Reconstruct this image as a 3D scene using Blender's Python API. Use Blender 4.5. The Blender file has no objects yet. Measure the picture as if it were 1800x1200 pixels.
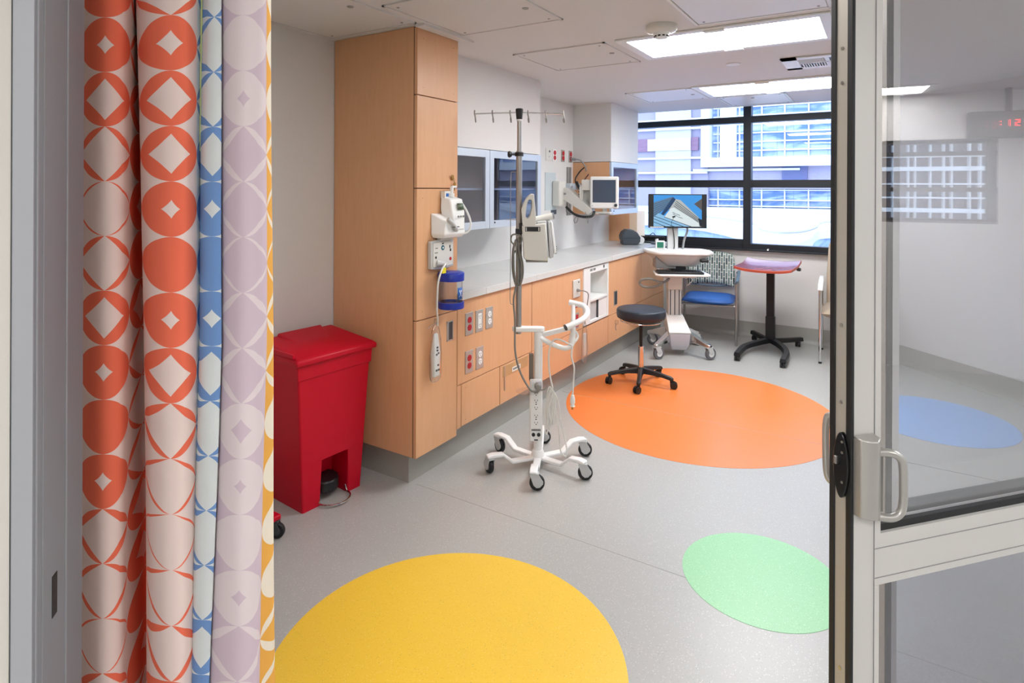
import bpy, bmesh, math, random
from mathutils import Vector, Matrix

C = bpy.context.scene.collection
S = bpy.context.scene
PI = math.pi
R = math.radians
random.seed(7)

# ------------------------------------------------------------------ camera
F_PX, HORIZON, YAW, ROLL, EYE = 1048.58, 330.14, R(31.855), R(0.2304), 1.5
cam_data = bpy.data.cameras.new('camera')
cam_data.sensor_width = 36.0
cam_data.lens = F_PX / 1800 * 36
cam_data.shift_x = 0.0
cam_data.shift_y = -(600 - HORIZON) / 1800
cam_data.clip_start = 0.05
cam_data.clip_end = 300
cam = bpy.data.objects.new('camera', cam_data)
C.objects.link(cam)
_fw = Vector((-math.sin(YAW), math.cos(YAW), 0))
_rt = Vector((math.cos(YAW), math.sin(YAW), 0))
_up = Vector((0, 0, 1))
_r = _rt * math.cos(ROLL) + _up * math.sin(ROLL)
_u = _up * math.cos(ROLL) - _rt * math.sin(ROLL)
_m = Matrix((_r, _u, -_fw)).transposed().to_4x4()
_m.translation = Vector((0, 0, EYE))
cam.matrix_world = _m
S.camera = cam

# ------------------------------------------------------------------ world, exposure
S.view_settings.view_transform = 'Standard'
S.view_settings.look = 'None'
S.view_settings.gamma = 1.0
S.view_settings.use_curve_mapping = False
S.view_settings.exposure = 0.0
W = bpy.data.worlds.new('daylight')
S.world = W
W.use_nodes = True
_bg = W.node_tree.nodes['Background']
_bg.inputs['Color'].default_value = (0.70, 0.84, 1.0, 1)
_bg.inputs['Strength'].default_value = 5.0
ROOM_LAMP = 27.0
CORRIDOR_LAMP = 24.0
WARM = (1.0, 0.98, 0.965)

CEIL = 2.303
FRONT = -1.963        # front plane of the casework on the left wall
WALLX = -2.56         # left wall


# ------------------------------------------------------------------ materials
def lin(h):
    h = h.lstrip('#')
    o = []
    for i in (0, 2, 4):
        c = int(h[i:i + 2], 16) / 255
        o.append(c / 12.92 if c <= 0.04045 else ((c + 0.055) / 1.055) ** 2.4)
    return (o[0], o[1], o[2], 1.0)


class NT:
    """small helper round a material's node tree"""
    def __init__(self, name):
        self.m = bpy.data.materials.new(name)
        self.m.use_nodes = True
        self.t = self.m.node_tree
        self.b = self.t.nodes['Principled BSDF']
        self.out = self.t.nodes['Material Output']

    def n(self, kind, **kw):
        nd = self.t.nodes.new(kind)
        for k, v in kw.items():
            setattr(nd, k, v)
        return nd

    def l(self, a, b):
        self.t.links.new(a, b)

    def math(self, op, a, b=None, c=None):
        nd = self.n('ShaderNodeMath', operation=op)
        for i, v in enumerate((a, b, c)):
            if v is None:
                continue
            if isinstance(v, (int, float)):
                nd.inputs[i].default_value = v
            else:
                self.l(v, nd.inputs[i])
        return nd.outputs[0]

    def mix(self, fac, a, b):
        nd = self.n('ShaderNodeMix', data_type='RGBA')
        for s, v in ((nd.inputs[0], fac), (nd.inputs[6], a), (nd.inputs[7], b)):
            if isinstance(v, (int, float)):
                s.default_value = v
            elif isinstance(v, tuple):
                s.default_value = v
            else:
                self.l(v, s)
        return nd.outputs[2]


def mat(name, color, rough=0.5, metal=0.0, spec=0.5, noise=0.0, scale=30.0, bump=0.0, emit=None, emit_s=0.0, coat=0.0, aniso=None):
    k = NT(name)
    col = lin(color) if isinstance(color, str) else color
    k.b.inputs['Base Color'].default_value = col
    k.b.inputs['Roughness'].default_value = rough
    k.b.inputs['Metallic'].default_value = metal
    k.b.inputs['Specular IOR Level'].default_value = spec
    k.b.inputs['Coat Weight'].default_value = coat
    if noise or bump:
        tc = k.n('ShaderNodeTexCoord')
        mp = k.n('ShaderNodeMapping')
        k.l(tc.outputs['Object'], mp.inputs['Vector'])
        if aniso:
            mp.inputs['Scale'].default_value = aniso
        nz = k.n('ShaderNodeTexNoise')
        nz.inputs['Scale'].default_value = scale
        nz.inputs['Detail'].default_value = 4
        k.l(mp.outputs[0], nz.inputs['Vector'])
        if noise:
            a = tuple(min(1, c * (1 - noise)) for c in col[:3]) + (1,)
            b = tuple(min(1, c * (1 + noise)) for c in col[:3]) + (1,)
            k.l(k.mix(nz.outputs[0], a, b), k.b.inputs['Base Color'])
        if bump:
            bp = k.n('ShaderNodeBump')
            bp.inputs['Strength'].default_value = bump
            bp.inputs['Distance'].default_value = 0.002
            k.l(nz.outputs[0], bp.inputs['Height'])
            k.l(bp.outputs[0], k.b.inputs['Normal'])
    if emit:
        k.b.inputs['Emission Color'].default_value = lin(emit) if isinstance(emit, str) else tuple(emit) + (1,)
        k.b.inputs['Emission Strength'].default_value = emit_s
    return k.m


def glass(name, tint=(0.95, 0.97, 0.97), ior=1.5, rough=0.0, gain=1.0):
    """thin architectural pane: see-through with a Fresnel reflection"""
    k = NT(name)
    k.t.nodes.remove(k.b)
    tr = k.n('ShaderNodeBsdfTransparent')
    tr.inputs[0].default_value = tuple(tint) + (1,)
    gl = k.n('ShaderNodeBsdfGlossy')
    gl.inputs['Roughness'].default_value = rough
    ge = k.n('ShaderNodeNewGeometry')
    dt = k.n('ShaderNodeVectorMath', operation='DOT_PRODUCT')
    k.l(ge.outputs['Incoming'], dt.inputs[0])
    k.l(ge.outputs['Normal'], dt.inputs[1])
    one_c = k.math('SUBTRACT', 1.0, k.math('ABSOLUTE', dt.outputs['Value']))
    f0 = ((ior - 1) / (ior + 1)) ** 2
    fr = k.math('MULTIPLY_ADD', k.math('POWER', one_c, 5.0), 1 - f0, f0)
    f = k.math('MINIMUM', k.math('MULTIPLY', fr, gain), 1.0)
    mx = k.n('ShaderNodeMixShader')
    k.l(f, mx.inputs[0])
    k.l(tr.outputs[0], mx.inputs[1])
    k.l(gl.outputs[0], mx.inputs[2])
    k.l(mx.outputs[0], k.out.inputs['Surface'])
    return k.m


def wood(name, base='#E0AD83'):
    k = NT(name)
    tc = k.n('ShaderNodeTexCoord')
    mp = k.n('ShaderNodeMapping')
    mp.inputs['Scale'].default_value = (9, 9, 1.1)
    k.l(tc.outputs['Object'], mp.inputs['Vector'])
    n1 = k.n('ShaderNodeTexNoise')
    n1.inputs['Scale'].default_value = 5
    n1.inputs['Detail'].default_value = 6
    n1.inputs['Distortion'].default_value = 0.6
    k.l(mp.outputs[0], n1.inputs['Vector'])
    n2 = k.n('ShaderNodeTexNoise')
    n2.inputs['Scale'].default_value = 60
    k.l(mp.outputs[0], n2.inputs['Vector'])
    c = lin(base)
    a = (c[0] * 0.92, c[1] * 0.86, c[2] * 0.80, 1)
    b = (min(1, c[0] * 1.05), c[1] * 1.08, c[2] * 1.12, 1)
    m1 = k.mix(n1.outputs[0], a, b)
    m2 = k.mix(k.math('MULTIPLY', n2.outputs[0], 0.25), m1, a)
    k.l(m2, k.b.inputs['Base Color'])
    k.b.inputs['Roughness'].default_value = 0.38
    k.b.inputs['Specular IOR Level'].default_value = 0.4
    return k.m


def vinyl(name, base, rough=0.28, fleck=0.012, sparkle=None):
    """sheet flooring with fine chips"""
    k = NT(name)
    tc = k.n('ShaderNodeTexCoord')
    v = k.n('ShaderNodeTexVoronoi')
    v.inputs['Scale'].default_value = 420
    k.l(tc.outputs['Object'], v.inputs['Vector'])
    sep = k.n('ShaderNodeSeparateColor')
    k.l(v.outputs['Color'], sep.inputs[0])
    c = lin(base)
    a = tuple(x * (1 - fleck) for x in c[:3]) + (1,)
    b = tuple(min(1, x * (1 + fleck)) for x in c[:3]) + (1,)
    col = k.mix(sep.outputs[0], a, b)
    dark = k.math('GREATER_THAN', sep.outputs[1], 0.985)
    col = k.mix(k.math('MULTIPLY', dark, 0.35), col, (c[0] * .35, c[1] * .35, c[2] * .35, 1))
    if sparkle:
        lt = k.math('GREATER_THAN', sep.outputs[2], 0.975)
        col = k.mix(k.math('MULTIPLY', lt, 0.45), col, lin(sparkle))
    k.l(col, k.b.inputs['Base Color'])
    k.b.inputs['Roughness'].default_value = rough
    k.b.inputs['Specular IOR Level'].default_value = 0.55
    return k.m


M = {}
M['wall'] = mat('wall paint', '#DCDAD8', 0.7, noise=0.015, scale=60, bump=0.15)
M['ceiling'] = mat('ceiling paint', '#D8D7D6', 0.6)
M['panel_white'] = mat('enamelled panel', '#E6E6E3', 0.35)
M['cove'] = mat('grey cove base', '#A3A29B', 0.38)
M['floor'] = vinyl('grey sheet vinyl', '#AFAEAB', 0.33, sparkle='#E8E8E4')
M['yellow'] = vinyl('yellow sheet vinyl', '#F2C640', 0.34, sparkle='#FFF0B0')
M['orange'] = vinyl('orange sheet vinyl', '#EE8440', 0.31)
M['green'] = vinyl('green sheet vinyl', '#93CC98', 0.36, sparkle='#F4FFF0')
M['blue'] = vinyl('blue sheet vinyl', '#86B0E8', 0.3)
M['wood'] = wood('maple laminate')
M['wood_edge'] = mat('maple edge band', '#C08A5C', 0.5)
M['gap'] = mat('shadow gap', '#5A3A26', 0.8)
M['counter'] = mat('pale grey solid surface', '#D3D3D0', 0.25, noise=0.02, scale=200)
M['alu'] = mat('clear anodised aluminium', '#BDBBB6', 0.38, 0.75)
M['alu_light'] = mat('satin aluminium', '#D4D3D0', 0.42, 0.35)
M['alu_grey'] = mat('grey painted metal', '#9C9C9A', 0.45, 0.2)
M['alu_cab'] = mat('blue grey aluminium', '#C6CFD8', 0.35, 0.4)
M['black'] = mat('black rubber', '#17181A', 0.55)
M['black_plastic'] = mat('black plastic', '#1A1B1E', 0.38)
M['black_metal'] = mat('black powder coat', '#1C1D20', 0.45, 0.2)
M['frame_dark'] = mat('dark bronze window frame', '#24282E', 0.4, 0.3)
M['chrome'] = mat('chrome', '#D8D8D8', 0.12, 1.0)
M['steel'] = mat('brushed steel', '#B4B2AE', 0.28, 0.95)
M['white'] = mat('white plastic', '#EDEDEB', 0.35)
M['white_metal'] = mat('white powder coat', '#F1F1F0', 0.3)
M['offwhite'] = mat('warm white plastic', '#D8D6CF', 0.4)
M['grey_plastic'] = mat('grey plastic', '#8E8E8E', 0.45)
M['light_grey'] = mat('light grey plastic', '#C3C4C4', 0.4)
M['dark_grey'] = mat('dark grey plastic', '#3B4045', 0.4)
M['red'] = mat('red polyethylene', '#C80026', 0.42, spec=0.3)
M['red_dark'] = mat('red recess', '#B8102A', 0.5)
M['outlet_red'] = mat('red receptacle', '#C0202E', 0.35)
M['outlet_white'] = mat('white receptacle', '#F2F2F0', 0.35)
M['plate'] = mat('stainless wall plate', '#B4AEA9', 0.32, 0.35)
M['blue_lid'] = mat('blue plastic lid', '#1830A0', 0.35)
M['clear'] = glass('clear plastic', (0.97, 0.97, 0.98), 1.45, 0.03, 1.2)
M['bag'] = glass('clear plastic bag', (0.95, 0.95, 0.95), 1.5, 0.10, 2.5)
M['lamp_entry'] = mat('lit entry diffuser', '#FFFFFF', 0.5, emit=WARM, emit_s=ROOM_LAMP * 0.45)
M['pane'] = glass('window pane', (0.96, 0.98, 1.0), 1.45)
M['door_glass'] = glass('door pane', (0.88, 0.88, 0.89), 1.7, 0.0, 2.4)
M['door_glass_low'] = glass('lower door pane', (0.76, 0.76, 0.79), 1.7, 0.05, 1.6)
M['cab_glass'] = glass('cabinet pane', (0.80, 0.82, 0.88), 1.8)
M['navy_vinyl'] = mat('navy upholstery', '#1D2531', 0.45, bump=0.2, scale=120)
M['blue_fabric'] = mat('blue upholstery', '#1F5AA8', 0.55, noise=0.06, scale=90)
M['beige_fabric'] = mat('beige upholstery', '#B4A38E', 0.7, noise=0.05, scale=90)
M['blue_grey'] = mat('blue grey plastic', '#5E7488', 0.4)
M['cord_grey'] = mat('grey cord', '#7E7C76', 0.5)
M['cord_white'] = mat('white cord', '#DEDDD8', 0.45)
M['cherry'] = mat('cherry laminate', '#8A5264', 0.25, noise=0.06, scale=6, coat=0.3)
M['cherry_edge'] = mat('cherry edge', '#B04A34', 0.4)
M['lamp_room'] = mat('lit diffuser', '#FFFFFF', 0.5, emit=(0.97, 0.99, 1.0), emit_s=ROOM_LAMP)
M['lamp_corridor'] = mat('lit corridor diffuser', '#FFFFFF', 0.5, emit=WARM, emit_s=CORRIDOR_LAMP)
M['brass'] = mat('brass key', '#B08A4A', 0.3, 0.9)
M['gold_plate'] = mat('pale brass plate', '#CDB488', 0.4, 0.5)
M['label'] = mat('label card', '#E8E6E0', 0.6)
M['ink'] = mat('printed ink', '#2A2A2C', 0.6)
M['yellow_tag'] = mat('yellow tag', '#E8D820', 0.5)
M['blue_tag'] = mat('blue label', '#1F62B0', 0.5)
M['red_led'] = mat('red digits', '#FF2020', 0.5, emit='#FF2A30', emit_s=8.0)
M['lcd'] = mat('lcd', '#5A6650', 0.3)
M['screen_off'] = mat('dark screen glass', '#39495E', 0.12, coat=0.4)
M['green_lcd'] = mat('green lcd', '#205848', 0.3, emit='#2A7A60', emit_s=0.4)


# ------------------------------------------------------------------ mesh helpers
def catmull(pts, sub=6, closed=False):
    P = [Vector(p) for p in pts]
    if len(P) < 3:
        return P
    out = []
    n = len(P)
    rng = range(n) if closed else range(n - 1)
    for i in rng:
        if closed:
            p0, p1, p2, p3 = P[(i - 1) % n], P[i], P[(i + 1) % n], P[(i + 2) % n]
        else:
            p0, p1, p2, p3 = P[max(i - 1, 0)], P[i], P[i + 1], P[min(i + 2, n - 1)]
        for k in range(sub):
            t = k / sub
            t2, t3 = t * t, t * t * t
            out.append(0.5 * ((2 * p1) + (-p0 + p2) * t + (2 * p0 - 5 * p1 + 4 * p2 - p3) * t2 + (-p0 + 3 * p1 - 3 * p2 + p3) * t3))
    if not closed:
        out.append(P[-1])
    return out


class MB:
    def __init__(self):
        self.bm = bmesh.new()

    def poly(self, verts, faces):
        vs = [self.bm.verts.new(v) for v in verts]
        for f in faces:
            try:
                self.bm.faces.new([vs[i] for i in f])
            except ValueError:
                pass
        return self

    def box(self, x0, x1, y0, y1, z0, z1):
        v = [(x0, y0, z0), (x1, y0, z0), (x1, y1, z0), (x0, y1, z0), (x0, y0, z1), (x1, y0, z1), (x1, y1, z1), (x0, y1, z1)]
        return self.poly(v, [(0, 3, 2, 1), (4, 5, 6, 7), (0, 1, 5, 4), (1, 2, 6, 5), (2, 3, 7, 6), (3, 0, 4, 7)])

    def loft(self, rings, cap=True, closed=True):
        n = len(rings[0])
        vs = [[self.bm.verts.new(p) for p in r] for r in rings]
        for a, b in zip(vs[:-1], vs[1:]):
            for i in range(n if closed else n - 1):
                j = (i + 1) % n
                try:
                    self.bm.faces.new((a[i], a[j], b[j], b[i]))
                except ValueError:
                    pass
        if cap and n > 2:
            try:
                self.bm.faces.new(list(reversed(vs[0])))
                self.bm.faces.new(vs[-1])
            except ValueError:
                pass
        return self

    def prism(self, pts, a, b, axis='z'):
        """polygon pts extruded from a to b along axis; pts give the other two coordinates"""
        def P(p, w):
            if axis == 'z':
                return (p[0], p[1], w)
            if axis == 'y':
                return (p[0], w, p[1])
            return (w, p[0], p[1])
        return self.loft([[P(p, a) for p in pts], [P(p, b) for p in pts]])

    def cyl(self, p0, p1, r, r2=None, seg=20):
        p0, p1 = Vector(p0), Vector(p1)
        r2 = r if r2 is None else r2
        d = (p1 - p0).normalized()
        a = d.orthogonal().normalized()
        b = d.cross(a)
        ring = lambda c, q: [c + (a * math.cos(2 * PI * i / seg) + b * math.sin(2 * PI * i / seg)) * q for i in range(seg)]
        return self.loft([ring(p0, r), ring(p1, r2)])

    def tube(self, pts, r, seg=8, sub=6, closed=False, smooth=True, flat=1.0):
        P = catmull(pts, sub, closed) if smooth else [Vector(p) for p in pts]
        n = len(P)
        rings = []
        prev = None
        for i, p in enumerate(P):
            if closed:
                d = (P[(i + 1) % n] - P[i - 1]).normalized()
            else:
                d = (P[min(i + 1, n - 1)] - P[max(i - 1, 0)]).normalized()
            if prev is None:
                a = d.orthogonal().normalized()
            else:
                a = (prev - d * prev.dot(d))
                a = a.normalized() if a.length > 1e-6 else d.orthogonal().normalized()
            prev = a
            b = d.cross(a)
            rings.append([p + (a * math.cos(2 * PI * k / seg) + b * math.sin(2 * PI * k / seg) * flat) * r for k in range(seg)])
        if closed:
            rings.append(rings[0])
            return self.loft(rings, cap=False)
        return self.loft(rings)

    def lathe(self, prof, c=(0, 0, 0), seg=32, axis='z'):
        c = Vector(c)
        rings = []
        for r, z in prof:
            ring = []
            for i in range(seg):
                a = 2 * PI * i / seg
                x, y = max(r, 1e-4) * math.cos(a), max(r, 1e-4) * math.sin(a)
                v = {'z': (x, y, z), 'x': (z, x, y), 'y': (x, z, y)}[axis]
                ring.append(c + Vector(v))
            rings.append(ring)
        return self.loft(rings)

    def sphere(self, c, r, seg=14, sz=1.0):
        prof = [(r * math.sin(PI * k / 8), -r * math.cos(PI * k / 8) * sz) for k in range(9)]
        return self.lathe(prof, c, seg)

    def xf(self, m):
        bmesh.ops.transform(self.bm, matrix=m, verts=self.bm.verts)
        return self

    def build(self, name, m, parent=None, bevel=0.0, bseg=2, angle=35, solid=0.0, subsurf=0):
        bmesh.ops.remove_doubles(self.bm, verts=self.bm.verts, dist=1e-6)
        bmesh.ops.recalc_face_normals(self.bm, faces=self.bm.faces)
        me = bpy.data.meshes.new(name)
        self.bm.to_mesh(me)
        self.bm.free()
        for p in me.polygons:
            p.use_smooth = True
        me.set_sharp_from_angle(angle=R(angle))
        o = bpy.data.objects.new(name, me)
        C.objects.link(o)
        me.materials.append(M[m] if isinstance(m, str) else m)
        if parent is not None:
            o.parent = parent
        if solid:
            md = o.modifiers.new('thickness', 'SOLIDIFY')
            md.thickness = solid
            md.offset = 0
        if bevel:
            md = o.modifiers.new('bevel', 'BEVEL')
            md.width = bevel
            md.segments = bseg
            md.limit_method = 'ANGLE'
            md.angle_limit = R(40)
            md.harden_normals = False
        if subsurf:
            md = o.modifiers.new('sub', 'SUBSURF')
            md.levels = md.render_levels = subsurf
        return o


def thing(name, label, cat, loc=(0, 0, 0), rotz=0.0, group=None):
    o = bpy.data.objects.new(name, None)
    C.objects.link(o)
    o.location = loc
    o.rotation_euler = (0, 0, rotz)
    o['label'] = label
    o['category'] = cat
    if group:
        o['group'] = group
    return o


def tag(o, label, cat, group=None):
    o['label'] = label
    o['category'] = cat
    if group:
        o['group'] = group
    return o


def lab(o, text):
    o['label'] = text
    return o


def struct(o):
    o['kind'] = 'structure'
    return o


def dup(root, loc=None, rotz=None, label=None, group=None):
    r = root.copy()
    C.objects.link(r)
    if loc is not None:
        r.location = loc
    if rotz is not None:
        r.rotation_euler = (0, 0, rotz)
    if label:
        r['label'] = label
    if group:
        r['group'] = group
    for ch in list(root.children):
        c = ch.copy()
        C.objects.link(c)
        c.parent = r
        for g in list(ch.children):
            d = g.copy()
            C.objects.link(d)
            d.parent = c
    return r


def box(name, m, x0, x1, y0, y1, z0, z1, parent=None, bevel=0.0):
    return MB().box(x0, x1, y0, y1, z0, z1).build(name, m, parent, bevel)


# ================================================================== THE SETTING
# entrance line: from the leading edge of the door leaf, direction ENT
P0 = Vector((-0.046, 1.2665, 0))
ENT = Vector((0.67, 0.742, 0)).normalized()
ENTN = Vector((-0.742, 0.67, 0)).normalized()     # into the room


def ent(s, d=0.0, z=0.0):
    v = P0 + ENT * s + ENTN * d
    return (v.x, v.y, z)


fl = struct(MB().box(-2.7, 5.2, -3.0, 7.0, -0.1, 0.0).build('floor', 'floor'))
for (x, y, r, m, t) in ((-1.163, 1.499, 0.562, 'yellow', 'large yellow vinyl circle inlaid in the floor'),
                        (-1.08, 4.142, 0.888, 'orange', 'large orange vinyl circle inlaid in the floor'),
                        (-0.393, 2.471, 0.294, 'green', 'small pale green vinyl circle inlaid in the floor'),
                        (0.286, 4.777, 0.446, 'blue', 'pale blue vinyl circle seen through the door glass')):
    o = MB().cyl((x, y, -0.002), (x, y, 0.0012), r, seg=96).build('floor_circle', m, fl)
    lab(o, t)
# welded seam lines of the sheet floor
sm = MB()
sm.box(-2.0, 1.2, 3.935, 3.938, -0.001, 0.0016)
sm.box(-2.0, 1.5, 2.31, 2.313, -0.001, 0.0006)
sm.build('floor_seam', mat('seam', '#A09D96', 0.5), fl)

struct(box('wall_left', 'wall', -2.7, WALLX, -1.7, 6.6, 0, 2.6))
struct(box('wall_soffit', 'wall', WALLX - 0.02, -2.19, 2.6, 3.925, 1.75, CEIL + 0.02))
struct(box('wall_pier', 'wall', WALLX - 0.02, -2.165, 5.24, 5.965, 1.752, CEIL + 0.02))
struct(box('wall_back', 'wall', -2.7, 0.0, 6.42, 6.6, 0, 0.89))
# diagonal wall on the right, x + y = 6.30
d = MB()
d.prism([(-0.16, 6.46), (2.9, 3.40), (3.0, 3.50), (-0.06, 6.56)], 0, 2.6)
struct(d.build('wall_right', 'wall'))
# entrance wall beyond the door and beyond the jamb
d = MB()
d.prism([ent(1.55, 0.0)[:2], ent(4.9, 0.0)[:2], ent(4.9, 0.12)[:2], ent(1.55, 0.12)[:2]], 0, 2.6)
struct(d.build('wall_entrance', 'wall'))
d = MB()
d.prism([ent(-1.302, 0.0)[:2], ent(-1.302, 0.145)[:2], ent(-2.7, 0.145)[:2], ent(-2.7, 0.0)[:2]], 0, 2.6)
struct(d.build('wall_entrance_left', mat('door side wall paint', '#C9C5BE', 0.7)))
# corridor
struct(box('wall_corridor_back', 'wall', -2.7, 5.2, -3.0, -2.9, 0, 2.6))
struct(box('wall_corridor_left', 'wall', -2.8, -2.7, -3.0, -1.6, 0, 2.6))
d = MB()
d.box(4.7, 4.85, -3.0, 6.4, 0, 1.24)
d.box(4.7, 4.85, -3.0, 6.4, 1.90, 2.6)
d.box(4.7, 4.85, -3.0, 1.35, 1.24, 1.90)
d.box(4.7, 4.85, 2.62, 6.4, 1.24, 1.90)
struct(d.build('wall_corridor_right', 'wall'))

# ceiling: stops short of the window, with a raised pocket along the glass
cl = MB()
cl.box(-2.7, 5.2, -3.0, 6.12, CEIL, CEIL + 0.12)
cl.box(-2.7, 0.6, 6.0, 6.6, 2.62, 2.72)
cl.box(-2.7, 0.6, 6.12, 6.14, CEIL, 2.65)
struct(cl.build('ceiling', 'ceiling'))


def base(name, pts, h=0.155, t=0.008, side=1):
    """cove base: thin skirting with a curved foot, along a polyline"""
    prof = [(0, h), (t, h), (t, 0.045), (t + 0.006, 0.022), (t + 0.018, 0.007), (t + 0.034, 0.002), (t + 0.034, 0.0), (0, 0.0)]
    rings = []
    V = [Vector((p[0], p[1], 0)) for p in pts]
    for i, p in enumerate(V):
        if i == 0:
            dd = (V[1] - V[0]).normalized()
            nn = Vector((-dd.y, dd.x, 0))
            sc = 1
        elif i == len(V) - 1:
            dd = (V[-1] - V[-2]).normalized()
            nn = Vector((-dd.y, dd.x, 0))
            sc = 1
        else:
            d1 = (V[i] - V[i - 1]).normalized()
            d2 = (V[i + 1] - V[i]).normalized()
            n1 = Vector((-d1.y, d1.x, 0))
            n2 = Vector((-d2.y, d2.x, 0))
            nn = (n1 + n2).normalized()
            sc = 1 / max(0.3, nn.dot(n1))
        nn = nn * side * sc
        rings.append([p + nn * q[0] + Vector((0, 0, q[1])) for q in prof])
    return struct(MB().loft(rings).build(name, 'cove', angle=50))


base('baseboard_left', [(WALLX, 2.262), (WALLX, -1.4)])
# recessed toe base below the casework, up to the underside of the cabinets
base('baseboard_casework', [(WALLX, 6.35), (-2.04, 6.35), (-2.04, 2.30), (WALLX, 2.30)], h=0.20, side=-1)
struct(box('trim_1', 'gap', WALLX, -2.05, 2.31, 6.34, 0.05, 0.15))
base('baseboard_back', [(-0.12, 6.42), (-2.0, 6.42)])
base('baseboard_right', [(2.85, 3.45), (-0.12, 6.42)])
base('baseboard_entrance', [ent(1.56, 0.12)[:2], ent(4.4, 0.12)[:2]], side=1)

# ------------------------------------------------------------------ window
wx0, wx1, wy = WALLX, -0.10, 6.42
f = MB()
f.box(wx0, wx1, 6.40, 6.50, 0.885, 0.945)           # sill rail
f.box(wx0, wx1, 6.40, 6.50, 2.172, 2.236)           # transom
f.box(wx0, wx1, 6.40, 6.50, 1.513, 1.590)           # middle rail
f.box(wx0, wx1, 6.40, 6.50, 2.58, 2.64)
f.box(-1.205, -1.132, 6.39, 6.50, 0.885, 2.60)      # mullion
f.box(wx1 - 0.05, wx1, 6.40, 6.50, 0.885, 2.60)
f.box(wx0, wx0 + 0.05, 6.40, 6.50, 0.885, 2.60)
win = struct(f.build('window_1', 'frame_dark', bevel=0.002))
win['label'] = 'dark framed window across the end wall'
o = MB().box(wx0 + 0.02, wx1 - 0.02, 6.447, 6.453, 0.92, 2.6).build('window_pane', 'pane', win)
f = MB()
f.box(wx0 + 0.05, -1.21, 6.415, 6.44, 0.945, 0.985)
f.build('opening_sash', 'frame_dark', win)
lab(MB().box(wx0, wx1, 6.36, 6.402, 0.876, 0.892).build('window_sill', 'frame_dark', win, bevel=0.003), 'dark window sill')
MB().box(-0.97, -0.955, 6.352, 6.37, 0.888, 0.905).build('sill_clip', 'white', win)

# corridor window seen only as a reflection in the door glass
f = MB()
for z in (1.24, 1.50, 1.80, 1.90):
    f.box(4.70, 4.76, 1.35, 2.62, z - 0.018, z + 0.018)
for y in (1.36, 2.58):
    f.box(4.70, 4.76, y - 0.03, y + 0.03, 1.24, 1.90)
w2 = struct(f.build('window_2', 'frame_dark'))
MB().box(4.735, 4.741, 1.37, 2.6, 1.25, 1.89).build('window_pane', 'pane', w2)

# ------------------------------------------------------------------ ceiling fittings


def screws(mb, pts, z=CEIL, r=0.006):
    for x, y in pts:
        mb.cyl((x, y, z - 0.0055), (x, y, z - 0.0005), r, seg=10)


def ceiling_panel(x0, x1, y0, y1, label, lock, tone='ceiling'):
    t = thing('ceiling_access_panel', label, 'ceiling panel', ((x0 + x1) / 2, (y0 + y1) / 2, CEIL), 0, 'access panels in the ceiling')
    a, b = (x1 - x0) / 2, (y1 - y0) / 2
    MB().box(-a + 0.018, a - 0.018, -b + 0.018, b - 0.018, -0.005, 0.001).build('door_panel', tone, t, bevel=0.001)
    m = MB()
    for q in ((-a, a, -b, -b + 0.013), (-a, a, b - 0.013, b), (-a, -a + 0.013, -b, b), (a - 0.013, a, -b, b)):
        m.box(*q, -0.007, 0.001)
    m.build('frame', tone, t)
    m = MB()
    for sx in (-1, 1):
        for sy in (-1, 1):
            m.cyl((sx * (a - 0.05), sy * (b - 0.05), -0.007), (sx * (a - 0.05), sy * (b - 0.05), 0), 0.006, seg=10)
    m.build('screw', 'grey_plastic', t)
    m = MB()
    m.lathe([(0.005, -0.008), (0.013, -0.009), (0.016, -0.004), (0.016, 0)], (lock[0] - (x0 + x1) / 2, lock[1] - (y0 + y1) / 2, 0), 16)
    m.build('lock', 'alu_grey', t)
    return t


ceiling_panel(-1.89, -1.30, 3.045, 3.62, 'white ceiling access panel just left of the near lit ceiling light', (-1.36, 3.30))
ceiling_panel(-1.85, -1.30, 4.78, 5.40, 'bright ceiling access panel left of the farther ceiling light', (-1.37, 5.10), 'panel_white')
ceiling_panel(-1.245, -0.69, 5.40, 6.02, 'ceiling access panel between the farther light and the window', (-0.97, 5.55), 'panel_white')
ceiling_panel(-0.78, -0.19, 2.38, 2.96, 'ceiling access panel in front of the near light, cut by the top of the view', (-0.27, 2.75), 'panel_white')
ceiling_panel(-1.88, -1.29, 1.93, 2.53, 'ceiling access panel near the corner of the tall cupboard', (-1.35, 2.28))
ceiling_panel(-2.52, -1.93, 1.62, 2.22, 'ceiling access panel above the red bin beside the tall cupboard', (-2.0, 1.86))

# plaster strip beside the tall cupboard top
struct(box('trim_2', 'ceiling', -1.955, -1.90, 2.24, 2.66, CEIL - 0.012, CEIL))


def ceiling_light(x0, x1, y0, y1, label, m='lamp_room', z=CEIL):
    t = thing('ceiling_light', label, 'ceiling light', ((x0 + x1) / 2, (y0 + y1) / 2, z), 0)
    a, b = (x1 - x0) / 2, (y1 - y0) / 2
    f = MB()
    w = 0.05
    for q in ((-a - w, a + w, -b - w, -b), (-a - w, a + w, b, b + w), (-a - w, -a, -b, b), (a, a + w, -b, b)):
        f.box(*q, -0.010, -0.001)
    f.build('frame', 'panel_white', t, bevel=0.002)
    MB().box(-a, a, -b, b, -0.007, -0.002).build('diffuser', m, t)
    MB().box(-0.05, 0.05, b - 0.005, b + 0.03, -0.018, -0.008).build('latch', 'panel_white', t, bevel=0.002)
    MB().box(-0.05, 0.05, -b - 0.03, -b + 0.005, -0.018, -0.008).build('latch', 'panel_white', t, bevel=0.002)
    return t


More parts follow.
